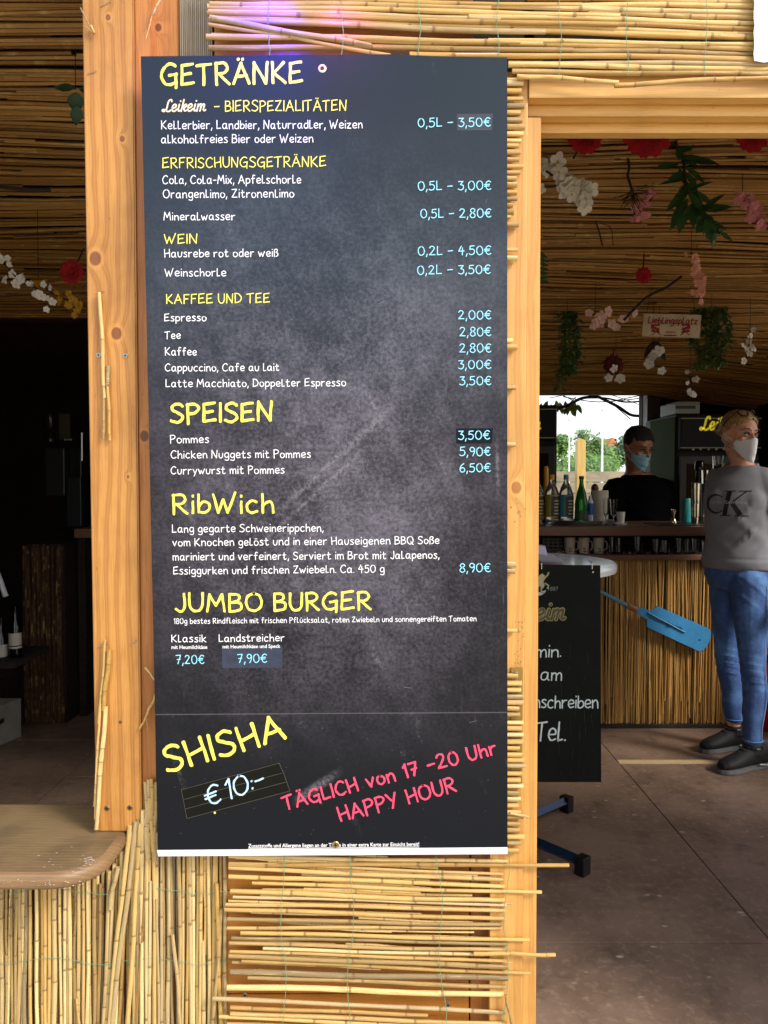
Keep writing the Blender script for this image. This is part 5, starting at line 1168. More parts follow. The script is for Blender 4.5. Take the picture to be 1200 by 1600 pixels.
for (x0, x1, y0, y1, h, tw) in ((.32, .62, 2.62, 2.84, .012, .1), (.35, .585, 2.66, 2.90, .022, -.2)):
    n = 10; vs = []; fs = []
    for i in range(n + 1):
        for j in range(n + 1):
            a, b = i / n, j / n; x = x0 + (x1 - x0) * a; y = y0 + (y1 - y0) * b
            z = TZ + .0035 + h * (.35 + .65 * abs(sin(a * 7 + b * 2 + tw * 9))) * (.2 + a * .9) * (b * .8 + .2)
            vs.append(Vector((x + tw * .1 * b, y + tw * .1 * a, z)))
    for i in range(n):
        for j in range(n): fs.append((i * (n + 1) + j, (i + 1) * (n + 1) + j, (i + 1) * (n + 1) + j + 1, i * (n + 1) + j + 1))
    MB().add(vs, fs).build('sheet', pm('paper_lilac', 'd6d4e6', .7), pp, smooth='all')
tag(MB().box(.30, P(878, 880, 2.56).x, 2.50, 2.57, TZ + .002, TZ + .006, .001).build('red_folder', pm('folder_red', '8c1f2c', .4)), 'thin dark red folder under the white papers', 'folder')
wp = thing('napkin_holder', 'upright white card standing behind the papers', 'card', (P(845, 862, 2.86).x, 2.86, TZ))
MB().prism([P(815, 868, 2.86), P(856, 869, 2.86), P(852, 853, 2.86), P(815, 851, 2.86)], (0, .05, -.0)).build('card', pm('paper_lilac', 'd6d4e6', .7), wp, fix=True)

YC = 2.32
cs = thing('chalk_sign', 'black chalkboard sign with white handwriting hooked to the round table', 'chalkboard', P(860, 1220, YC))
MB().prism([P(700, 1222, YC), P(939.5, 1222, YC), P(938, 883.5, YC), P(700, 881, YC)], (0, .008, 0)).build('board', mottled('chalk_black', '0a0e0d', '131816', 9, .65, .1, spec=.12), cs, fix=True)
CW = pm('chalk_white', 'cfdde2', .8)
for s_, x0, y0, x1, y1, cp, sw, sl_ in (('min.', 836, 1027, 876, 1026, 19, 2.1, .05), ('am', 844, 1063, 877, 1063, 20, 2.0, .05), ('nschreiben', 834, 1106, 934, 1106, 20, 2.1, .02), ('Tel.', 838, 1157, 883, 1158, 31, 2.6, .05)):
    mb = MB(); text_px(mb, s_, x0, y0, x1, y1, cp, sw, YC, slant=sl_, rough=.12, gap=1.2); mb.build('chalk_word', CW, cs)
logo('eim', 836, 969, 882, 968, 27, 3.4, YC, cs, pm('logo_gold2', '8f834a', .5), pm('logo_dark_gold', '3a3a24', .5))
# shield lion emblem (plain rampant beast) and the founding year
mb = MB(); 
em = [((843, 899), (847, 896), (851, 899), (852, 904), (849, 909), (851, 915), (848, 920), (844, 916), (840, 918), (838, 912), (842, 908), (840, 903)), ]
for e_ in em: mb.prism([P(a, b, YC - .0012) for a, b in e_], (0, .001, 0))
for a in (((851, 903), (856, 898), (857, 894)), ((851, 911), (857, 915), (855, 920)), ((840, 901), (835, 897)), ((845, 918), (846, 925), (851, 926)), ((840, 916), (837, 924))):
    mb.tube([P(x, y, YC - .001) for x, y in a], .0028, 5)
mb.build('lion_emblem', pm('emblem_cream', 'a89e80', .6), cs)
MB().prism([P(a, b, YC - .0008) for a, b in ((834, 928), (848, 924), (853, 922), (852, 926), (846, 930), (834, 932))], (0, .0006, 0)).build('ribbon_emblem', pm('emblem_ribbon', '9fb8c4', .6), cs, fix=True)
print_text('1887', 857, 923, 872, 6.5, YC, 'founding_year', pm('year_grey', '6a6f6c', .6), cs, bold=0)
for x in (925, 846): q = P(x, 884, YC); MB().tube([q + Vector((0, -.002, -.01)), q + Vector((0, -.003, .008)), q + Vector((0, .03, .012))], .0016, 5).build('hook', STEEL, cs)
screw(926.5, 894, YC, cs, STEEL, .0028, cross=False)
m = MB()
for i in range(26):
    x, y = rnd.uniform(860, 925), rnd.uniform(1000, 1210); m.tube([P(x, y, YC - .0002), P(x + rnd.uniform(-2, 2), y + rnd.uniform(4, 26), YC - .0002)], .0004, 4)
m.build('chalk_traces', pm('chalk_trace', '2c3333', .9), cs)['kind'] = 'stuff'

# red crate and grey edge behind the woman's legs
rc_ = thing('red_crate', 'red drinks crate behind the woman\'s legs at the right edge', 'crate', (P(1205, 1100, 4.0).x, 4.0, 0))
x0, x1 = P(1166, 1100, 4.0).x, P(1290, 1100, 4.0).x; REDP = pm('crate_red', 'a8101c', .35)
for j in range(2):
    z0 = .001 + j * .235
    MB().box(x0, x1, 3.98, 4.38, z0, z0 + .225, .01).build('crate_body', REDP, rc_)
    MB().box(x0 + .05, x1 - .05, 3.975, 3.979, z0 + .13, z0 + .17).build('grip_slot', DARKM, rc_)
    MB().box(x0 - .004, x1 + .004, 3.972, 4.384, z0 + .205, z0 + .222, .004).build('rim', REDP, rc_)
gs = tag(MB().box(P(1188, 1160, 3.7).x, 3.6, 3.72, 3.76, .001, .035, .004).build('grey_sill', pm('sill_grey', '8a8c92', .5)), 'grey metal sill on the floor right of the woman', 'sill')

# ---------------------------------------------------------------- dark room on the left
cb = thing('cardboard_box', 'white cardboard box with black print full of things', 'box', (-1.90, 3.8, 0)); q0 = PF(39, 1150, 0)
CBX = mottled('box_white', '8f8b84', '7c7770', 12, .8, .1)
bx = Vector((P(39, 1150, 3.65).x, 3.65)); 
for pts in ([(-2.4, 3.52), (-1.98, 3.52)], [(-1.98, 3.52), (-1.86, 3.90)], [(-1.86, 3.90), (-2.4, 3.90)], [(-2.4, 3.90), (-2.4, 3.52)]):
    (xa, ya), (xb, yb2) = pts; MB().prism([(xa, ya, .001), (xb, yb2, .001), (xb, yb2, .20), (xa, ya, .20)], Vector((-(yb2 - ya), xb - xa, 0)).normalized() * .005).build('side', CBX, cb)
MB().box(-2.39, -2.0, 3.54, 3.88, .001, .006).build('bottom', CBX, cb)
mb = MB()
e1 = (Vector((-1.86, 3.90, 0)) - Vector((-1.98, 3.52, 0))).normalized(); nn = Vector((e1.y, -e1.x, 0)); o_ = Vector((-1.92, 3.70, .09)) + nn * .004
for s_ in strokes('WEIN', gap=1.4)[0]: ribbon(mb, s_, 2.2, lambda x, y, l: o_ + e1 * (x - 12) * .008 + Vector((0, 0, y * .004)) + nn * l, .001)
mb.build('print', DARKM, cb) if 0 else MB().prism([o_ - e1 * .09 + Vector((0, 0, .0)), o_ + e1 * .09 + Vector((0, 0, .02)), o_ + e1 * .09 + Vector((0, 0, .045)), o_ - e1 * .09 + Vector((0, 0, .025))], nn * .001).build('print', DARKM, cb)
tag(MB().box(-2.38, -1.97, 3.54, 3.72, .225, .242, .003, rot=Matrix.Rotation(R(-28), 3, 'Y') @ Matrix.Rotation(R(12), 3, 'Z')).build('green_carton', pm('carton_green', '0f8a3a', .5)), 'flat green carton lying on top of the white box', 'carton')
tag(MB().ell((-2.08, 3.70, .175), (.12, .1, .05), 14, 9).build('blue_bag', mottled('bag_blue', '20247a', '141650', 20, .4, .8), smooth=True), 'crumpled dark blue bag in the white box', 'bag')
tag(MB().box(-2.10, -2.0, 3.78, 3.82, .25, .34, .01, rot=Matrix.Rotation(R(20), 3, 'Y')).build('grey_packet', pm('packet_grey', '8f949a', .4)), 'small light grey packet standing on the green carton', 'packet')
dk = pm('dark_bottle', '060708', .12)
for px, py, lab in ((24, 1012, 'dark bottle with a white label standing in the left room'), (2, 1030, 'dark bottle cut by the left edge of the photo')):
    o, b, k = lathe_thing('dark_bottle', lab, 'bottle', px, py, 3.5, [(9, -14), (9.6, -12), (9.6, 32), (4, 44), (3.4, 62), (3.8, 66)], dk, group='dark bottles in the left room')
    band(o, b, k, 0, 24, 9.8, pm('bottle_label', 'b8b4a8', .5)); band(o, b, k, 3, 5, 10, DARKM, 'label_line')
zz = P(24, 1026, 3.5).z
tag(MB().box(-2.6, P(40, 1000, 3.5).x, 3.4, 3.75, zz - .03, zz - .001, .003).build('side_shelf', DARKW), 'dark low shelf under the bottles in the left room', 'shelf')
tag(MB().tube([P(-14, 868, 3.3), P(9, 932, 3.3)], .012, 8).build('white_stick', pm('handle_white', 'b8bcc8', .3)), 'white stick leaning at the left edge of the dark room', 'stick')
dc = thing('dark_counter', 'dark reed clad counter at the back of the left room', 'counter', (P(70, 1100, 4.1).x, 4.2, 0))
xa, xb = P(38, 1000, 4.1).x, P(100, 1000, 4.1).x
MB().box(xa, xb + .0, 4.12, 4.6, .001, P(70, 850, 4.12).z, .004).build('carcass', DARKW, dc)
REEDD = reed_mat('reed_shaded', ['4a2c16', '5a381c', '38200f'], space='attr', joints=False, rough=.7)  # reed tones darkened, the room's shade is put into the colour
paths = []; x = xa
while x < xb:
    r_ = rnd.uniform(.004, .007); paths.append(([(x, 4.105, .01), (x + rnd.gauss(0, .006), 4.1, .5), (x + rnd.gauss(0, .008), 4.105, P(70, 850, 4.1).z - rnd.uniform(0, .03))], r_)); x += r_ * 1.7
reed_mass('reed_cladding', paths, REEDD, dc)
MB().box(xb + .02, -.34, 4.2, 4.8, P(0, 832, 4.2).z - .03, P(0, 826, 4.2).z, .004).build('worktop', wood('worktop_pine', '8a6a48', '5f452c', 90, 'X'), dc)
MB().box(xb + .02, xb + .06, 4.25, 4.75, .001, P(0, 832, 4.2).z - .032).build('leg_panel', DARKW, dc)
cm = thing('coffee_machine', 'dark steel coffee machine dimly seen in the left room', 'coffee machine', P(100, 820, 4.5)); zc_ = P(0, 826, 4.2).z
xa, xb2 = P(72, 700, 4.4).x, P(122, 700, 4.4).x
dm = pm('machine_dark', '121314', .4, .2)
MB().box(xa + .04, xb2, 4.45, 4.75, zc_ + .001 - .0, P(0, 700, 4.4).z, .01).build('housing', dm, cm)
MB().box(xa, xb2 - .07, 4.38, 4.445, P(0, 775, 4.4).z, P(0, 700, 4.4).z, .008).build('front_panel', pm('machine_grey', '2c2e30', .4, .2), cm)
for dx in (0, 5, 9): MB().ell(P(102 + dx, 687, 4.4), .006, 8, 6).build('knob', pm('tap_white', 'b8c4d0', .4), cm)
MB().box(xb2 - .055, xb2 + .03, 4.36, 4.44, zc_ + .001, P(0, 745, 4.4).z, .006).build('milk_unit', pm('machine_grey', '2c2e30', .4, .2), cm)
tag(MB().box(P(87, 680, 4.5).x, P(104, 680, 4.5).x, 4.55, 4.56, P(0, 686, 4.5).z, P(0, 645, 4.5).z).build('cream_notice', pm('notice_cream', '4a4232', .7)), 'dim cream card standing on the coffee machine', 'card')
o, b, k = lathe_thing('tall_grinder', 'slim dark grinder with a clear hopper on the coffee machine', 'grinder', 79, 690, 4.5, [(8, 0), (8, 14), (5, 18), (9, 24), (10, 42), (8, 46)], pm('grinder_dark', '24221e', .2))
tag(MB().tube([P(128, 720, 4.3), P(128, 676, 4.3)], .008, 8).build('steel_tube', STEEL), 'upright steel tube right of the coffee machine', 'tube')
# ---------------------------------------------------------------- people
def ring_loft(mb, rings, n=24):
    """rings: (centre Vector, axis a Vector, axis b Vector) closed tube"""
    vs = []; fs = []; m = len(rings)
    for c, a, b in rings:
        for k in range(n):
            t_ = 2 * pi * k / n; vs.append(Vector(c) + a * cos(t_) + b * sin(t_))
    for i in range(m - 1):
        for k in range(n): k2 = (k + 1) % n; fs.append((i * n + k, i * n + k2, (i + 1) * n + k2, (i + 1) * n + k))
    fs.append(tuple(range(n - 1, -1, -1))); fs.append(tuple((m - 1) * n + k for k in range(n)))
    mb.add(vs, fs)
def interp_rings(r, per=4):
    out = []; n = len(r)
    for i in range(n - 1):
        for k in range(per):
            t_ = k / per; t2 = t_ * t_ * (3 - 2 * t_) * .3 + t_ * .7
            out.append(tuple(r[i][j].lerp(r[i + 1][j], t2) for j in range(3)))
    out.append(r[-1]); return out
def limb(mb, pts, rad, n=16, flat=None):
    c = catmull([Vector(p) for p in pts], 5); m = len(c); k = len(rad) - 1; rr = []
    for i in range(m):
        f = i / (m - 1) * k; a = min(int(f), k - 1); rr.append(rad[a] + (rad[a + 1] - rad[a]) * (f - a))
    mb.tube(c, rr, n)
    mb.ell(c[0], rr[0], 12, 8); mb.ell(c[-1], rr[-1], 12, 8)
def remeshed(name, mb, mat, parent, voxel=.006, smooth=6, disp=None):
    o = mb.build(name, mat, parent, fix=False)
    bm = bmesh.new(); bm.from_mesh(o.data); bmesh.ops.recalc_face_normals(bm, faces=bm.faces[:]); bm.to_mesh(o.data); bm.free()
    md = o.modifiers.new('r', 'REMESH'); md.mode = 'VOXEL'; md.voxel_size = voxel
    ms = o.modifiers.new('s', 'SMOOTH'); ms.iterations = smooth; ms.factor = .5
    bpy.context.view_layer.update(); dg = bpy.context.evaluated_depsgraph_get(); me = bpy.data.meshes.new_from_object(o.evaluated_get(dg))
    o.modifiers.clear(); o.data = me; me.materials.clear(); me.materials.append(mat)
    if disp:
        off = wloc(parent)
        for v in me.vertices: v.co = disp(v.co + off, v.normal) - off
    me.polygons.foreach_set('use_smooth', [True] * len(me.polygons)); me.update(); return o
HEADP = [(0, .014, .066, .030), (.010, .030, .078, .018), (.028, .043, .086, -.004), (.05, .053, .088, -.040), (.08, .062, .088, -.070), (.11, .068, .090, -.086), (.14, .073, .093, -.094), (.17, .074, .091, -.096), (.20, .066, .076, -.084), (.222, .046, .050, -.058), (.234, .016, .016, -.022)]
HW = .94
def head_rings(C, fw, upv, sc=1., grow=0., zmin=-1, zmax=9):
    """C = chin level centre"""
    rt_ = fw.cross(upv).normalized(); out = []
    for z, w_, f, b in HEADP:
        if z < zmin or z > zmax: continue
        c = (f + b) / 2; out.append((C + upv * (z + (grow if z > .2 else 0)) * sc + fw * c * sc, rt_ * (w_ * HW + grow) * sc, fw * ((f - b) / 2 + grow) * sc))
    return out
def head(mb, C, fw, upv, sc=1.):
    rt_ = fw.cross(upv).normalized(); HWc = HW; L = lambda x, y, z: C + (rt_ * x * HWc + fw * y + upv * z) * sc
    ring_loft(mb, interp_rings(head_rings(C, fw, upv, sc), 3), 28)
    mb.tube([L(0, .086, .125), L(0, .096, .105), L(0, .108, .082), L(0, .100, .074)], [.008 * sc, .010 * sc, .014 * sc, .011 * sc], 10)   # nose
    for s_ in (1, -1):
        mb.ell(L(s_ * .012, .096, .076), .009 * sc, 8, 6); mb.tube([L(s_ * .012, .088, .136), L(s_ * .034, .084, .140), L(s_ * .052, .066, .134)], [.008 * sc, .009 * sc, .007 * sc], 8)
        mb.ell(L(s_ * .040, .064, .088), (.020 * sc, .020 * sc, .016 * sc), 10, 8)
        rot = Matrix((rt_, fw, upv)).transposed()
        mb.ell(L(s_ * .073, -.004, .105), (.008 * sc, .018 * sc, .030 * sc), 10, 8, rot); mb.tube([L(s_ * .078, -.014, .128), L(s_ * .086, -.018, .118), L(s_ * .084, -.014, .095), L(s_ * .076, -.002, .084)], .0045 * sc, 6)
    mb.tube([L(-.02, .088, .045), L(0, .094, .046), L(.02, .088, .045)], [.006 * sc, .009 * sc, .006 * sc], 8)
    return L
def hand(mb, W, d, palm, sc=1., curl=.6, thumb=1):
    """wrist W, finger direction d, palm normal; five separate bent fingers"""
    d = d.normalized(); palm = (palm - d * palm.dot(d)).normalized(); s_ = d.cross(palm)
    rot = Matrix((s_, d, palm)).transposed()
    mb.ell(W + d * .045 * sc, (.038 * sc, .05 * sc, .015 * sc), 14, 10, rot); mb.ell(W + d * .012 * sc, (.028 * sc, .03 * sc, .018 * sc), 12, 8, rot)
    for i, (x, L) in enumerate(((-.031, .062), (-.0105, .072), (.0105, .078), (.031, .070))):
        x *= sc * -thumb; L *= sc; p = W + d * .078 * sc + s_ * x; pts = [p - d * .03 * sc, p]; dd = d.copy()
        for k, f in enumerate((.45, .32, .25)):
            dd = (dd + palm * curl * (.5 + .35 * k)).normalized(); p = p + dd * L * f; pts.append(p)
        mb.tube(catmull(pts, 3), [.0092 * sc] * 4 + [.0085 * sc] * 4 + [.0078 * sc] * 3 + [.0072 * sc] * 2, 8); mb.ell(p, .0072 * sc, 8, 6)
    p = W + d * .022 * sc + s_ * .028 * sc * -thumb * -1; q = [p, p + s_ * .022 * thumb * sc + d * .022 * sc + palm * .006, p + s_ * .034 * thumb * sc + d * .046 * sc + palm * .016, p + s_ * .032 * thumb * sc + d * .066 * sc + palm * .026]
    mb.tube(catmull(q, 3), [.013 * sc] * 4 + [.0105 * sc] * 3 + [.009 * sc] * 3, 8); mb.ell(q[-1], .009 * sc, 8, 6)
def skin(name, c1, c2):
    m = pm(name, c1, .5); t = NT(m); n = t.noise(t.pos(), 60, 3, .6); t.color(t.mix(t.smooth(n, .35, .7), hexc(c1), hexc(c2)))
    m.node_tree.nodes['Principled BSDF'].inputs['Subsurface Weight'].default_value = .12
    m.node_tree.nodes['Principled BSDF'].inputs['Subsurface Radius'].default_value = (.01, .004, .002); return m
SKW = skin('skin_light', 'dba98c', 'c98f74'); SKM = skin('skin_tanned', 'b07a5c', '9a6448')
def face_bits(par, L, sc, look, iris='2a1a12', brow='3a2418'):
    for s_ in (1, -1):
        c = L(s_ * .031, .0805, .113); e = MB().ell(c, .0118 * sc, 12, 8).build('eye', pm('eye_white', 'a8a09a', .3), par, smooth=True)
        g_ = look.normalized(); MB().ell(c + g_ * .0062 * sc, .0068 * sc, 10, 8).build('iris', pm('iris_' + iris, iris, .15), e, smooth=True)
        MB().tube([L(s_ * .016, .090, .112), L(s_ * .024, .0945, .1195), L(s_ * .034, .0935, .1205), L(s_ * .047, .083, .115)], [.002 * sc, .0034 * sc, .0038 * sc, .0024 * sc], 6).build('eyelash', pm('lash_dark', '120a08', .6), par)
        MB().tube([L(s_ * .014, .0985, .132), L(s_ * .028, .1, .139), L(s_ * .042, .094, .139), L(s_ * .056, .076, .133)], [.0028 * sc, .0036 * sc, .003 * sc, .0012 * sc], 6, flat=.6).build('eyebrow', pm('brow_' + brow, brow, .8), par)
def mask(par, C, fw, upv, sc, mat, strap, name='face_mask', pleats=3, noseb=.020, taper=.42, bot=-.014):
    rt_ = fw.cross(upv).normalized(); vs = []; fs = []; U, V = 22, 14; top_ = .086; bot_ = bot
    for j in range(V + 1):
        f = j / V; z = bot_ + f * (top_ - bot_)
        pr = None
        for (z0, w0, f0, b0), (z1, w1, f1, b1) in zip(HEADP, HEADP[1:]):
            if z0 <= max(0, z) <= z1: k = (max(0, z) - z0) / (z1 - z0); pr = (w0 + (w1 - w0) * k, f0 + (f1 - f0) * k, b0 + (b1 - b0) * k)
        w_, ff, bb = pr; w_ = max(w_, .040 + .018 * f); ff = max(ff, .080); c = (ff + min(bb, -.03)) / 2; d = (ff - min(bb, -.03)) / 2
        span = R(88) * (.72 + .28 * sin(pi * min(1, f * 1.05)))
        for i in range(U + 1):
            a = (i / U - .5) * 2 * span; g_ = .006 + noseb * math.exp(-(a / .42) ** 2) * (.45 + .55 * sin(pi * min(1, f * .62 + .18)))
            g_ += .0015 * sin(f * pi * 2 * pleats) * math.exp(-(a / 1.1) ** 2) + .0016 * sin(a * 7 + f * 9) * f
            q_ = abs(a) / span; zz_ = .046 + (z - .046) * (1 - taper * q_ ** 1.6) + .016 * q_ ** 2 + (.010 * math.exp(-(a / .3) ** 2) * max(0, f - .5) * 2)
            vs.append(C + (rt_ * (w_ * HW + g_) * sin(a) + fw * (c + (d + g_) * cos(a)) + upv * (zz_ - .010 * math.exp(-(a / .5) ** 2) * (1 - f))) * sc)
    for j in range(V):
        for i in range(U): fs.append((j * (U + 1) + i, j * (U + 1) + i + 1, (j + 1) * (U + 1) + i + 1, (j + 1) * (U + 1) + i))
    o = MB().add(vs, fs).build(name, mat, par, smooth='all'); md = o.modifiers.new('t', 'SOLIDIFY'); md.thickness = .002
    for s_, col in ((1, U), (-1, 0)):
        for row in (2, V - 2):
            p0 = vs[row * (U + 1) + col]; e = C + (rt_ * s_ * .084 + fw * -.018 + upv * (.088 if row == 2 else .128)) * sc
            MB().tube(catmull([p0, p0.lerp(e, .5) + rt_ * s_ * .003, e]), .0013, 5).build('ear_loop', strap, o)
    return o
def hair_cap(C, fw, upv, sc, mat, par, front, nape, thick=.012, name='hair', groove=.0022, front_drop=0., side=.13):
    """hair shell: everything above a hairline that runs lower at the back"""
    rt_ = fw.cross(upv).normalized(); rings = interp_rings(head_rings(C, fw, upv, sc, thick), 4); n = 56; vs = []; keep = []; fs = []
    for i, (c, a, b) in enumerate(rings):
        z = (c - C).dot(upv) / sc
        for k in range(n):
            t_ = 2 * pi * k / n; th = sin(t_)   # +1 front
            line = front - front_drop * abs(cos(t_)) if th > .45 else (side if th > -.1 else nape)
            if -.1 < th <= .45: line = side + (front - side) * max(0, (th - .15) / .3) ** 2 if th > .15 else side
            g_ = 1 + groove * 8 * sin(k * 5.1 + i * .25 + sin(i * .4) * 1.2) / 8 / .05 * .1
            p = c + (a * cos(t_) + b * sin(t_)) * g_
            keep.append(z >= line - .002); vs.append(p)
    m = len(rings)
    for i in range(m - 1):
        for k in range(n):
            k2 = (k + 1) % n; q = (i * n + k, i * n + k2, (i + 1) * n + k2, (i + 1) * n + k)
            if all(keep[v] for v in q): fs.append(q)
    fs.append(tuple((m - 1) * n + k for k in range(n)))
    o = MB().add(vs, fs).build(name, mat, par, smooth='all'); bm = bmesh.new(); bm.from_mesh(o.data)
    bmesh.ops.delete(bm, geom=[v for v in bm.verts if not v.link_faces], context='VERTS'); bmesh.ops.recalc_face_normals(bm, faces=bm.faces[:]); bm.to_mesh(o.data); bm.free()
    md = o.modifiers.new('t', 'SOLIDIFY'); md.thickness = thick * sc; md.offset = -1; return o
def cloth(name, c1, c2, sc=300, rough=.85, bump=.3, z=None):
    m = pm(name, c1, rough, Sheen_Weight=.12); t = NT(m); n = t.noise(t.pos(), sc, 2, .5); b = t.noise(t.pos(), 7, 4, .6)
    t.color(t.mix(t.math('MULTIPLY_ADD', n, .35, t.math('MULTIPLY', t.smooth(b, .35, .7), .65)), hexc(c1), hexc(c2))); t.bump(n, bump, .0008); return m
V3 = Vector
Z = V3((0, 0, 1))

# ----- woman
wo = thing('person', 'person in a grey sweatshirt, blue jeans and white face mask, standing at the bar', 'person', (P(1160, 1190, 3.6).x, 3.6, 0))
tf = V3((-.55, -.83, 0)).normalized(); tl = V3((.83, -.55, 0)).normalized()       # torso: forward, her left
hf = V3((-.80, -.60, 0)).normalized(); hl = V3((.60, -.80, 0)).normalized()       # hips
S = lambda px, py, Y: P(px, py, Y)
pel = S(1154, 905, 3.62); chest = S(1152, 790, 3.63); nk = S(1160, 733, 3.64)
hipR, kneR, ankR = S(1137, 915, 3.70), S(1137, 1040, 3.72), S(1147, 1135, 3.72)
hipL, kneL, ankL = S(1170, 918, 3.54), S(1176, 1042, 3.50), S(1176, 1158, 3.46)
ankR.z = .105; ankL.z = .10
shL, elL, wrL = S(1199, 762, 3.55), S(1222, 852, 3.54), S(1240, 920, 3.44)
shR, elR, wrR = S(1129, 768, 3.74), S(1140, 828, 3.84), S(1110, 762, 3.82)
hfw = V3((.30, -.95, -.02)).normalized(); hup = (V3((.05, 0, 1)) - hfw * V3((.05, 0, 1)).dot(hfw)).normalized()
chin = S(1151, 716, 3.625) + V3((0, 0, 0)); SCW = .95
skinb = MB(); L = head(skinb, chin, hfw, hup, SCW)
limb(skinb, [nk - Z * .05, nk + Z * .02, chin + hup * .06 - hfw * .01], [.058, .050, .052])
def torso_rings(spec, cen, fwd, lat): return [(cen(z), lat(z) * a, fwd(z) * b) for z, a, b in spec]
def tcen(z):
    ks = [(.84, V3((pel.x, pel.y, 0))), (1.0, V3((pel.x + .004, pel.y + .01, 0))), (1.20, V3((chest.x, chest.y, 0))), (1.40, V3((nk.x, nk.y + .01, 0)))]
    for (a, p), (b, q) in zip(ks, ks[1:]):
        if z <= b: return p.lerp(q, max(0, (z - a) / (b - a))) + Z * z
    return ks[-1][1] + Z * z
def mixdir(z, a, b):
    k = min(1, max(0, (z - .85) / .3)); return a.lerp(b, k).normalized()
fwd = lambda z: mixdir(z, hf, tf); lat = lambda z: mixdir(z, hl, tl)
spec = [(.80, .155, .10), (.88, .168, .115), (.96, .15, .10), (1.04, .135, .092), (1.14, .148, .10), (1.22, .152, .11), (1.30, .148, .098), (1.345, .12, .072), (1.385, .085, .06)]
ring_loft(skinb, interp_rings(torso_rings([(z, a * .86, b * .90) for z, a, b in spec], tcen, fwd, lat), 3))
for h, k, a, pts in ((hipR, kneR, ankR, 0), (hipL, kneL, ankL, 1)):
    limb(skinb, [h, h.lerp(k, .5), k, k.lerp(a, .35) + V3((.012, .01, 0)), k.lerp(a, .75), a, a - Z * .04], [.080, .064, .048, .048, .034, .030, .032])
for s_, e_, w_ in ((shL, elL, wrL), (shR, elR, wrR)): limb(skinb, [s_, s_.lerp(e_, .5), e_, e_.lerp(w_, .5), w_], [.044, .038, .032, .028, .021])
hand(skinb, wrL, (wrL - elL).normalized() + V3((-.3, -.2, 0)), V3((-.6, .5, .2)), .95, .35, 1)
hand(skinb, wrR, V3((.25, -.1, 1)), V3((.5, -.85, .1)), .95, .75, -1)
for a, d in ((ankR, V3((-.95, -.30, 0)).normalized()), (ankL, V3((-.93, -.36, 0)).normalized())): limb(skinb, [a - Z * .03, a - Z * .055 + d * .05, a - Z * .075 + d * .11], [.028, .026, .018])
def wface(p, nrm):
    for s_ in (1, -1):
        e = L(s_ * .031, .092, .113); d = (p - e).length
        if d < .03: p = p - hfw * .0075 * math.exp(-(d / .013) ** 2)
    return p
body = remeshed('body', skinb, SKW, wo, .0065, 3, wface)
face_bits(wo, L, SCW, V3((.75, -.65, .02)), '2a1a12', '4a3020')
mask(wo, chin, hfw, hup, SCW, cloth('mask_white', 'f4f6ff', 'e6eaf6', 200, .8, .1), pm('mask_white_strap', 'd8dae4', .8), pleats=1.5, noseb=.024)
hm = pm('hair_blonde', '8a6a3c', .5); t = NT(hm); hn = t.noise(t.comb(t.math('MULTIPLY', t.sep(t.pos())[0], 150), t.math('MULTIPLY', t.sep(t.pos())[1], 14), t.math('MULTIPLY', t.sep(t.pos())[2], 60)), 1., 3, .6)
t.color(t.mix(t.smooth(hn, .35, .65), hexc('b8965f'), hexc('82623a'))); t.bump(hn, .25, .001)
hc = hair_cap(chin, hfw, hup, SCW, hm, wo, .190, .045, .006, front_drop=.045, side=.135, groove=0)
rt_ = hfw.cross(hup)
for i in range(44):
    a0 = -1.25 + i * .058; base = L(.07 * sin(a0) * 1.05, .045 * cos(a0) + .035, .182 + .03 * cos(a0)); 
    MB().tube(catmull([L(.062 * sin(a0), .066 * cos(a0), .206), L(.076 * sin(a0), .05 * cos(a0), .228 - .03 * abs(sin(a0))), L(.055 * sin(a0), -.05, .230 - .03 * abs(sin(a0))), L(.02 * sin(a0), -.108, .165)]), [.0016 + .001 * (i % 3)] * 6 + [.0030 + .001 * (i % 2)] * 7 + [.0035] * 6, 6).build('strand', hm, hc, smooth=True)
for s_ in (1, -1):
    for i in range(34):
        f = i / 33; x0 = .006 + .050 * f; th_ = .0016 + .0006 * (i % 3)
        MB().tube(catmull([L(s_ * x0, .078 - .026 * f, .200 + .008 * (1 - f)), L(s_ * (.050 + .018 * f), .070 - .040 * f, .186 + .01 * f), L(s_ * (.074 + .004 * (i % 2)), .030 - .02 * f, .160 + .012 * f), L(s_ * (.081 + .004 * (i % 2)), -.02 - .01 * f, .128 + .02 * f), L(s_ * .064, -.075, .118 + .02 * f), L(s_ * .02, -.108, .14)]), [th_ * .6] * 6 + [th_ * 1.3] * 18 + [th_] * 8, 6).build('strand', hm, hc, smooth=True)
MB().ell(L(0, -.115, .15), (.034, .03, .034), 14, 10).build('bun', hm, hc, smooth=True)
MB().tube(catmull([L(-.066, .010, .14), L(-.078, -.02, .09), L(-.066, -.052, .04), L(-.058, -.058, -.02), L(-.062, -.045, -.07)]), [.006] * 3 + [.016] * 8 + [.013] * 6 + [.006] * 4, 8).tube(catmull([L(-.05, -.04, .10), L(-.062, -.07, .05), L(-.05, -.075, -.03)]), [.012] * 6 + [.015] * 5, 8).build('loose_strand', hm, hc, smooth=True)
sgz = MB()
for s_ in (1, -1):
    sgz.tube(catmull([L(s_ * .006, .060, .222), L(s_ * .03, .052, .236), L(s_ * .056, .042, .224), L(s_ * .05, .064, .204), L(s_ * .02, .076, .204), L(s_ * .006, .060, .222)]), .003, 6)
    sgz.tube([L(s_ * .058, .042, .222), L(s_ * .082, .0, .18), L(s_ * .086, -.02, .15)], .0025, 6)
sgz.tube([L(-.008, .062, .224), L(.008, .062, .224)], .003, 6)
sgz.build('sunglasses', DARKM, hc, smooth=True)
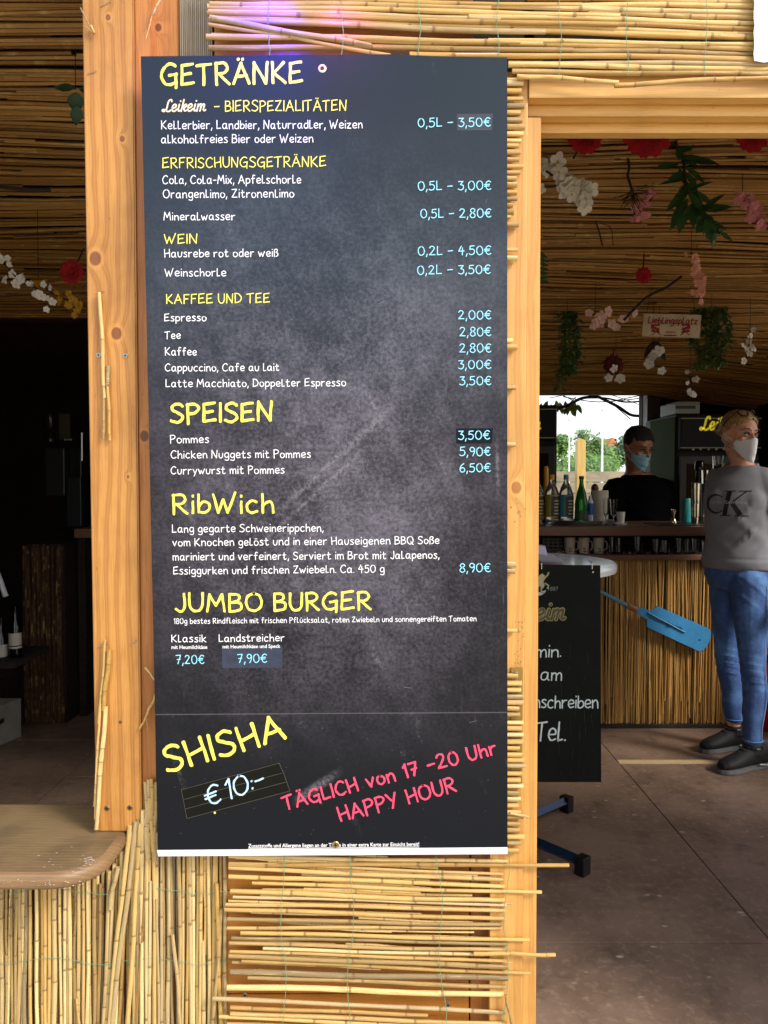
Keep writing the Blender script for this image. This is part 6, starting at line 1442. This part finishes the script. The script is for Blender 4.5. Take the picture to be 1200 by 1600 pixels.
# sweatshirt
sw = MB()
spec2 = [(.895, .166, .126), (.93, .174, .134), (.955, .168, .128), (1.02, .150, .118), (1.10, .146, .118), (1.18, .150, .124), (1.24, .154, .124), (1.30, .150, .110), (1.335, .138, .092), (1.355, .105, .078), (1.382, .078, .066)]
ring_loft(sw, interp_rings(torso_rings(spec2, tcen, fwd, lat), 4), 36)
for s_ in (-1, 1): sw.ell(tcen(1.215) + tl * s_ * .064 + tf * .044, (.072, .070, .088), 16, 12)
limb(sw, [tcen(1.325) + tl * .10, shL, shL.lerp(elL, .5), elL, elL.lerp(wrL, .5), wrL.lerp(elL, .12)], [.050, .056, .054, .050, .046, .038])
limb(sw, [tcen(1.325) - tl * .10, shR, shR.lerp(elR, .5), elR, elR.lerp(wrR, .45)], [.048, .052, .050, .048, .042])
def folds(p, nrm):
    u = (p - tcen(max(.84, min(1.4, p.z)))).dot(tl); z = p.z
    k = max(0, min(1, (1.26 - z) / .1)) * max(0, min(1, (z - .95) / .06))
    f = sin((z * 1. - u * 1.5) * 52 + 3 * sin(u * 9)) * .5 + .5
    g_ = (f ** 3) * .012 * k * max(.15, min(1, (u + .10) / .16))
    f2 = sin((z + u * 1.0) * 33 + 1.3) * .5 + .5
    g_ += (f2 ** 4) * .005 * k
    arm = max(0, min(1, (u - .14) / .03)); g_ += arm * (sin(z * 95 + 4 * sin(u * 22)) * .5 + .5) ** 3 * .007
    g_ += -.003 * math.exp(-((z - .950) / .004) ** 2)
    return p + nrm * g_
GREYS = cloth('sweat_grey', '84868e', '74767e', 420, .9, .35)
sweat = remeshed('sweatshirt', sw, GREYS, wo, .008, 8, folds)
MB().tube([tcen(1.382) + (tl * .072 * cos(a) + tf * .062 * sin(a)) - Z * .012 * sin(a) for a in [2 * pi * k / 24 for k in range(25)]], .006, 8).build('neckband', GREYS, sweat, smooth=True)
bpy.context.view_layer.update()
so_ = wloc(wo); bvh = BVHTree.FromPolygons([v.co + so_ for v in sweat.data.vertices], [tuple(p.vertices) for p in sweat.data.polygons])
def project(mb, name, mat, parent, lift=.0022):
    vs = []
    for v in mb.v:
        v = V3(v); h = bvh.ray_cast(v + tf * .6, -tf)
        vs.append((h[0] if h[0] is not None else v) + tf * lift)
    m2 = MB(); m2.v = [tuple(v) for v in vs]; m2.f = mb.f; return m2.build(name, mat, parent)
lc = tcen(1.205) - tl * .03; ink = pm('print_black', '0c0c0e', .7); U_ = .0118
def pl(x, y, l): return lc + tl * (x - 7.) * U_ + Z * (y - 5) * U_
def bar2(mb, x0, y0, x1, y1, w0, w1=None, n=14):
    w1 = w1 or w0; d = V3((x1 - x0, y1 - y0, 0)).normalized(); nn = V3((-d.y, d.x, 0)); vs = []; fs = []
    for i in range(n + 1):
        f = i / n; w_ = w0 + (w1 - w0) * f; q = V3((x0 + (x1 - x0) * f, y0 + (y1 - y0) * f, 0)); a = q + nn * w_ / 2; b = q - nn * w_ / 2; vs += [pl(a.x, a.y, 0), pl(b.x, b.y, 0)]
    for i in range(n): fs.append((2 * i, 2 * i + 1, 2 * i + 3, 2 * i + 2))
    mb.add(vs, fs)
K_ = MB(); bar2(K_, 6.5, .3, 8.2, 9.7, 1.7); bar2(K_, 8.6, 4.9, 14.2, 9.7, .5); bar2(K_, 9., 5.4, 12.4, .4, 1.5, 2.)
for a in ((4.8, .2, 8.6, .2), (6.4, 9.8, 10.4, 9.8), (11.6, 9.8, 16, 9.8), (10.2, .2, 15.2, .2)): bar2(K_, *a, .35)
project(K_, 'letter_print', ink, sweat)
C_ = MB(); cpts = [V3((3.2 + 3.4 * cos(a) * 1.0, 4.7 + 3.6 * sin(a), 0)) for a in [R(42 + 276 * k / 20) for k in range(21)]]
for i in range(20):
    w_ = .25 + .75 * sin(pi * i / 20); bar2(C_, cpts[i].x, cpts[i].y, cpts[i + 1].x + .02, cpts[i + 1].y, w_, .25 + .75 * sin(pi * (i + 1) / 20), 1)
project(C_, 'letter_print', ink, sweat)
J_ = MB(); st, wd = strokes('Calvin Klein Jeans', gap=1.6)
for s_ in st: ribbon(J_, [(q[0] * .135 + 1.2, q[1] * .125 + 4.9) for q in s_], .17, lambda x, y, l: pl(x, y, 0), 0, .05)
project(J_, 'small_print', pm('print_grey', 'a8a8ac', .7), sweat, .0034)
# jeans
JM = pm('denim', '2f5290', .8); t = NT(JM); n = t.noise(t.pos(), 500, 2, .5); b_ = t.noise(t.pos(), 9, 4, .65)
cc = t.mix(t.smooth(b_, .40, .70), hexc('2a4a86'), hexc('4f7cb8')); cc = t.mix(t.math('MULTIPLY', t.smooth(n, .45, .65), .25), cc, hexc('8aa8d0')); t.color(cc); t.bump(n, .3, .0008)
for nm, (h, k, a), cuff in (('jeans', (hipR, kneR, ankR), 0), ('jeans', (hipL, kneL, ankL), 1)): pass
jm = MB()
for h, k, a in ((hipR, kneR, ankR), (hipL, kneL, ankL)):
    limb(jm, [h + Z * .02, h.lerp(k, .5), k, k.lerp(a, .35) + V3((.014, .01, 0)), k.lerp(a, .72), a + Z * (.045 if h is hipR else .03)], [.090, .070, .052, .052, .041, .039])
ring_loft(jm, interp_rings(torso_rings([(.80, .13, .10), (.86, .162, .118), (.93, .156, .114), (.96, .15, .105)], tcen, fwd, lat), 3), 30)
def jf(p, nrm):
    g_ = 0
    for k, a in ((kneR, ankR), (kneL, ankL)):
        if abs((p - k).length) < .5:
            z = p.z - k.z
            g_ += .0040 * max(0, sin(z * 190 + (p.x + p.y) * 40)) ** 2 * math.exp(-(z / .055) ** 2)
            g_ += .0032 * max(0, sin(z * 210 + p.x * 50)) ** 2 * math.exp(-((p.z - .2) / .08) ** 2) * .5
    g_ += .004 * max(0, sin((p.z * 70 + p.x * 60))) ** 3 * math.exp(-((p.z - .80) / .06) ** 2)
    return p + nrm * g_
jeans = remeshed('jeans', jm, JM, wo, .0065, 6, jf)
for (h, k, a) in ((hipL, kneL, ankL),):
    c = catmull([h + hl * .088 + hf * .01 + Z * .02, h.lerp(k, .5) + hl * .076, k + hl * .060, k.lerp(a, .35) + V3((.014, .01, 0)) + hl * .058, k.lerp(a, .72) + hl * .046, a + Z * .035 + hl * .041], 6)
    MB().tube(c, .0022, 5).build('side_seam', pm('denim_light', '86a6cc', .8), jeans)
for a, dz in ((ankR, .045), (ankL, .03)): MB().tube([a + Z * dz + (hf * cos(q) + hl * sin(q)) * .0415 for q in [2 * pi * k / 20 for k in range(21)]], .0035, 6).build('cuff', pm('denim_light2', '5f86bc', .8), jeans)
# shoes
KN = mottled('shoe_knit', '0c0d0f', '17191c', 180, .7, .4); SOLE = pm('sole_grey', '6a6c70', .5)
for a, d, in ((ankR, V3((-.95, -.30, 0)).normalized()), (ankL, V3((-.93, -.36, 0)).normalized())):
    s_ = V3((-d.y, d.x, 0)); g0 = V3((a.x, a.y, 0)); sh_ = MB()
    prof = [(-.085, .026, .030, .075), (-.06, .036, .050, .105), (-.02, .037, .056, .118), (.03, .037, .050, .098), (.08, .040, .040, .075), (.13, .043, .033, .060), (.165, .038, .028, .050), (.188, .022, .022, .036)]
    rings = []
    for x, w_, hc_, top in prof: rings.append((g0 + d * x + Z * (top / 2 + .012), s_ * w_, Z * (top / 2 - .002)))
    ring_loft(sh_, interp_rings(rings, 3), 20)
    sh_.tube([a - Z * .03, a - Z * .005, a + Z * .012], [.044, .040, .038], 16)
    sho = remeshed('shoe', sh_, KN, wo, .005, 4)
    sl_ = MB(); poly = []
    for x, w_ in ((-.095, .018), (-.07, .034), (-.02, .036), (.04, .036), (.09, .043), (.14, .046), (.178, .034), (.196, .014)): poly.append((x, w_))
    pts = [g0 + d * x + s_ * w_ + Z * .001 for x, w_ in poly] + [g0 + d * x - s_ * w_ + Z * .001 for x, w_ in reversed(poly)]
    sl_.prism(pts, (0, 0, .020)).build('sole', SOLE, sho, fix=True, bev=.004)
    for k in range(5):
        x = .02 + k * .018; zt = .122 - k * .012; MB().tube([g0 + d * x + s_ * .022 + Z * (zt - .008), g0 + d * (x + .006) + Z * zt, g0 + d * x - s_ * .022 + Z * (zt - .008)], .0028, 5).build('lace', pm('lace_black', '3a3c40', .8), sho)
    MB().tube([g0 - d * .085 + s_ * .034 + Z * .030, g0 - d * .05 + s_ * .040 + Z * .022, g0 - d * .0 + s_ * .041 + Z * .030], .004, 6).build('air_window', pm('shoe_silver', 'b8bcc4', .3), sho)
    MB().tube([a + Z * .0 + (d * cos(q) + s_ * sin(q)) * .041 for q in [2 * pi * k / 16 for k in range(17)]], .004, 6).build('sock_rim', DARKM, sho)
tg = thing('drinking_glass', 'tall clear glass held up in the raised hand of the person in grey', 'glass', wrR + V3((.012, -.035, .10)))
gb = wrR + V3((.018, -.045, .045)); MB().lathe([(.020, 0), (.022, .004), (.028, .11), (.026, .11), (.019, .008), (.001, .006)], gb, 18).build('body', GLASS, tg, smooth=True)

# ----- man behind the bar
mn_ = thing('person', 'person in a black T-shirt and light blue face mask behind the bar, looking down', 'person', (P(1000, 800, 4.72).x, 4.72, 0))
mf = V3((.35, -.93, 0)).normalized(); ml = V3((.93, .35, 0)).normalized()
HW = 1.0
mchin = P(990, 727, 4.66); mfw = V3((.36, -.90, -.28)).normalized(); mup = (Z - mfw * Z.dot(mfw)).normalized(); SM = 1.0
mb = MB(); LM = head(mb, mchin, mfw, mup, SM)
mc = P(1010, 780, 4.76); mnk = P(992, 733, 4.76)
limb(mb, [mnk - Z * .06, mnk, mchin + mup * .07 - mfw * .02], [.074, .056, .054])
def mcen(z): k = max(0, min(1, (z - .9) / .4)); return V3((mc.x + .0 + (mnk.x - mc.x) * k * .6, mc.y, z))
zs0 = mnk.z
mspec = [(.86, .165, .11), (1.0, .155, .11), (1.14, .172, .12), (1.26, .190, .125), (zs0 - .12, .185, .11), (zs0 - .06, .135, .085), (zs0 - .02, .075, .068)]
ring_loft(mb, interp_rings([(mcen(z), ml * a * .95, mf * b * .95) for z, a, b in mspec], 3))
ms1, me1, mw1 = mcen(zs0 - .135) - ml * .195, mcen(1.03) - ml * .25 + mf * .02, mcen(.92) - ml * .12 + mf * .22
ms2, me2, mw2 = mcen(zs0 - .135) + ml * .195, mcen(1.03) + ml * .25 + mf * .02, mcen(.93) + ml * .10 + mf * .24
for a, b, c in ((ms1, me1, mw1), (ms2, me2, mw2)): limb(mb, [a, a.lerp(b, .5), b, b.lerp(c, .5), c], [.055, .048, .040, .034, .025])
hand(mb, mw1, (mw1 - me1), V3((0, 0, -1)), 1.02, .4, -1); hand(mb, mw2, (mw2 - me2), V3((0, 0, -1)), 1.02, .4, 1)
for s_ in (-1, 1): limb(mb, [V3((mc.x, mc.y, .88)) + ml * .09 * s_, V3((mc.x, mc.y, .47)) + ml * .10 * s_, V3((mc.x, mc.y + .02, .09)) + ml * .10 * s_, V3((mc.x, mc.y - .1, .05)) + ml * .11 * s_], [.085, .055, .036, .034])
def mface(p, nrm):
    for s_ in (1, -1):
        e = LM(s_ * .031, .092, .113); d = (p - e).length
        if d < .03: p = p - mfw * .008 * math.exp(-(d / .013) ** 2)
    return p
remeshed('body', mb, SKM, mn_, .0065, 4, mface)
face_bits(mn_, LM, SM, V3((.45, -.75, -.5)), '1a100c', '120c0a')
mask(mn_, mchin, mfw, mup, SM, cloth('mask_blue', 'a6dcec', '8cc8de', 200, .8, .1), pm('mask_white_strap', 'd8dae4', .8), pleats=3, noseb=.016, taper=.22, bot=-.004)
hmm = mottled('hair_short_dark', '14100e', '2a221e', 240, .85, .6)
hair_cap(mchin, mfw, mup, SM, hmm, mn_, .178, .075, .007, front_drop=.02, side=.125)
tsb = MB()
ring_loft(tsb, interp_rings([(mcen(z), ml * (a + .012), mf * (b + .014)) for z, a, b in mspec[:-1]] + [(mcen(zs0 - .035), ml * .088, mf * .078)], 4), 32)
for a, b in ((ms1, me1), (ms2, me2)): limb(tsb, [mcen(zs0 - .12) + (a - mcen(zs0 - .135)) * .6, a, a.lerp(b, .55), a.lerp(b, .8)], [.068, .072, .066, .062])
def tfold(p, nrm): return p + nrm * (.006 * max(0, sin(p.z * 42 + p.x * 26 + 2 * sin(p.x * 13))) ** 3)
remeshed('t_shirt', tsb, pm('shirt_black', '050506', .95, spec=.08), mn_, .008, 6, tfold)
trb = MB()
for s_ in (-1, 1): limb(trb, [V3((mc.x, mc.y, .90)) + ml * .085 * s_, V3((mc.x, mc.y, .47)) + ml * .10 * s_, V3((mc.x, mc.y + .02, .12)) + ml * .10 * s_], [.105, .07, .055])
remeshed('trousers', trb, cloth('trouser_dark', '14161c', '1c1f26', 300), mn_, .01, 5)
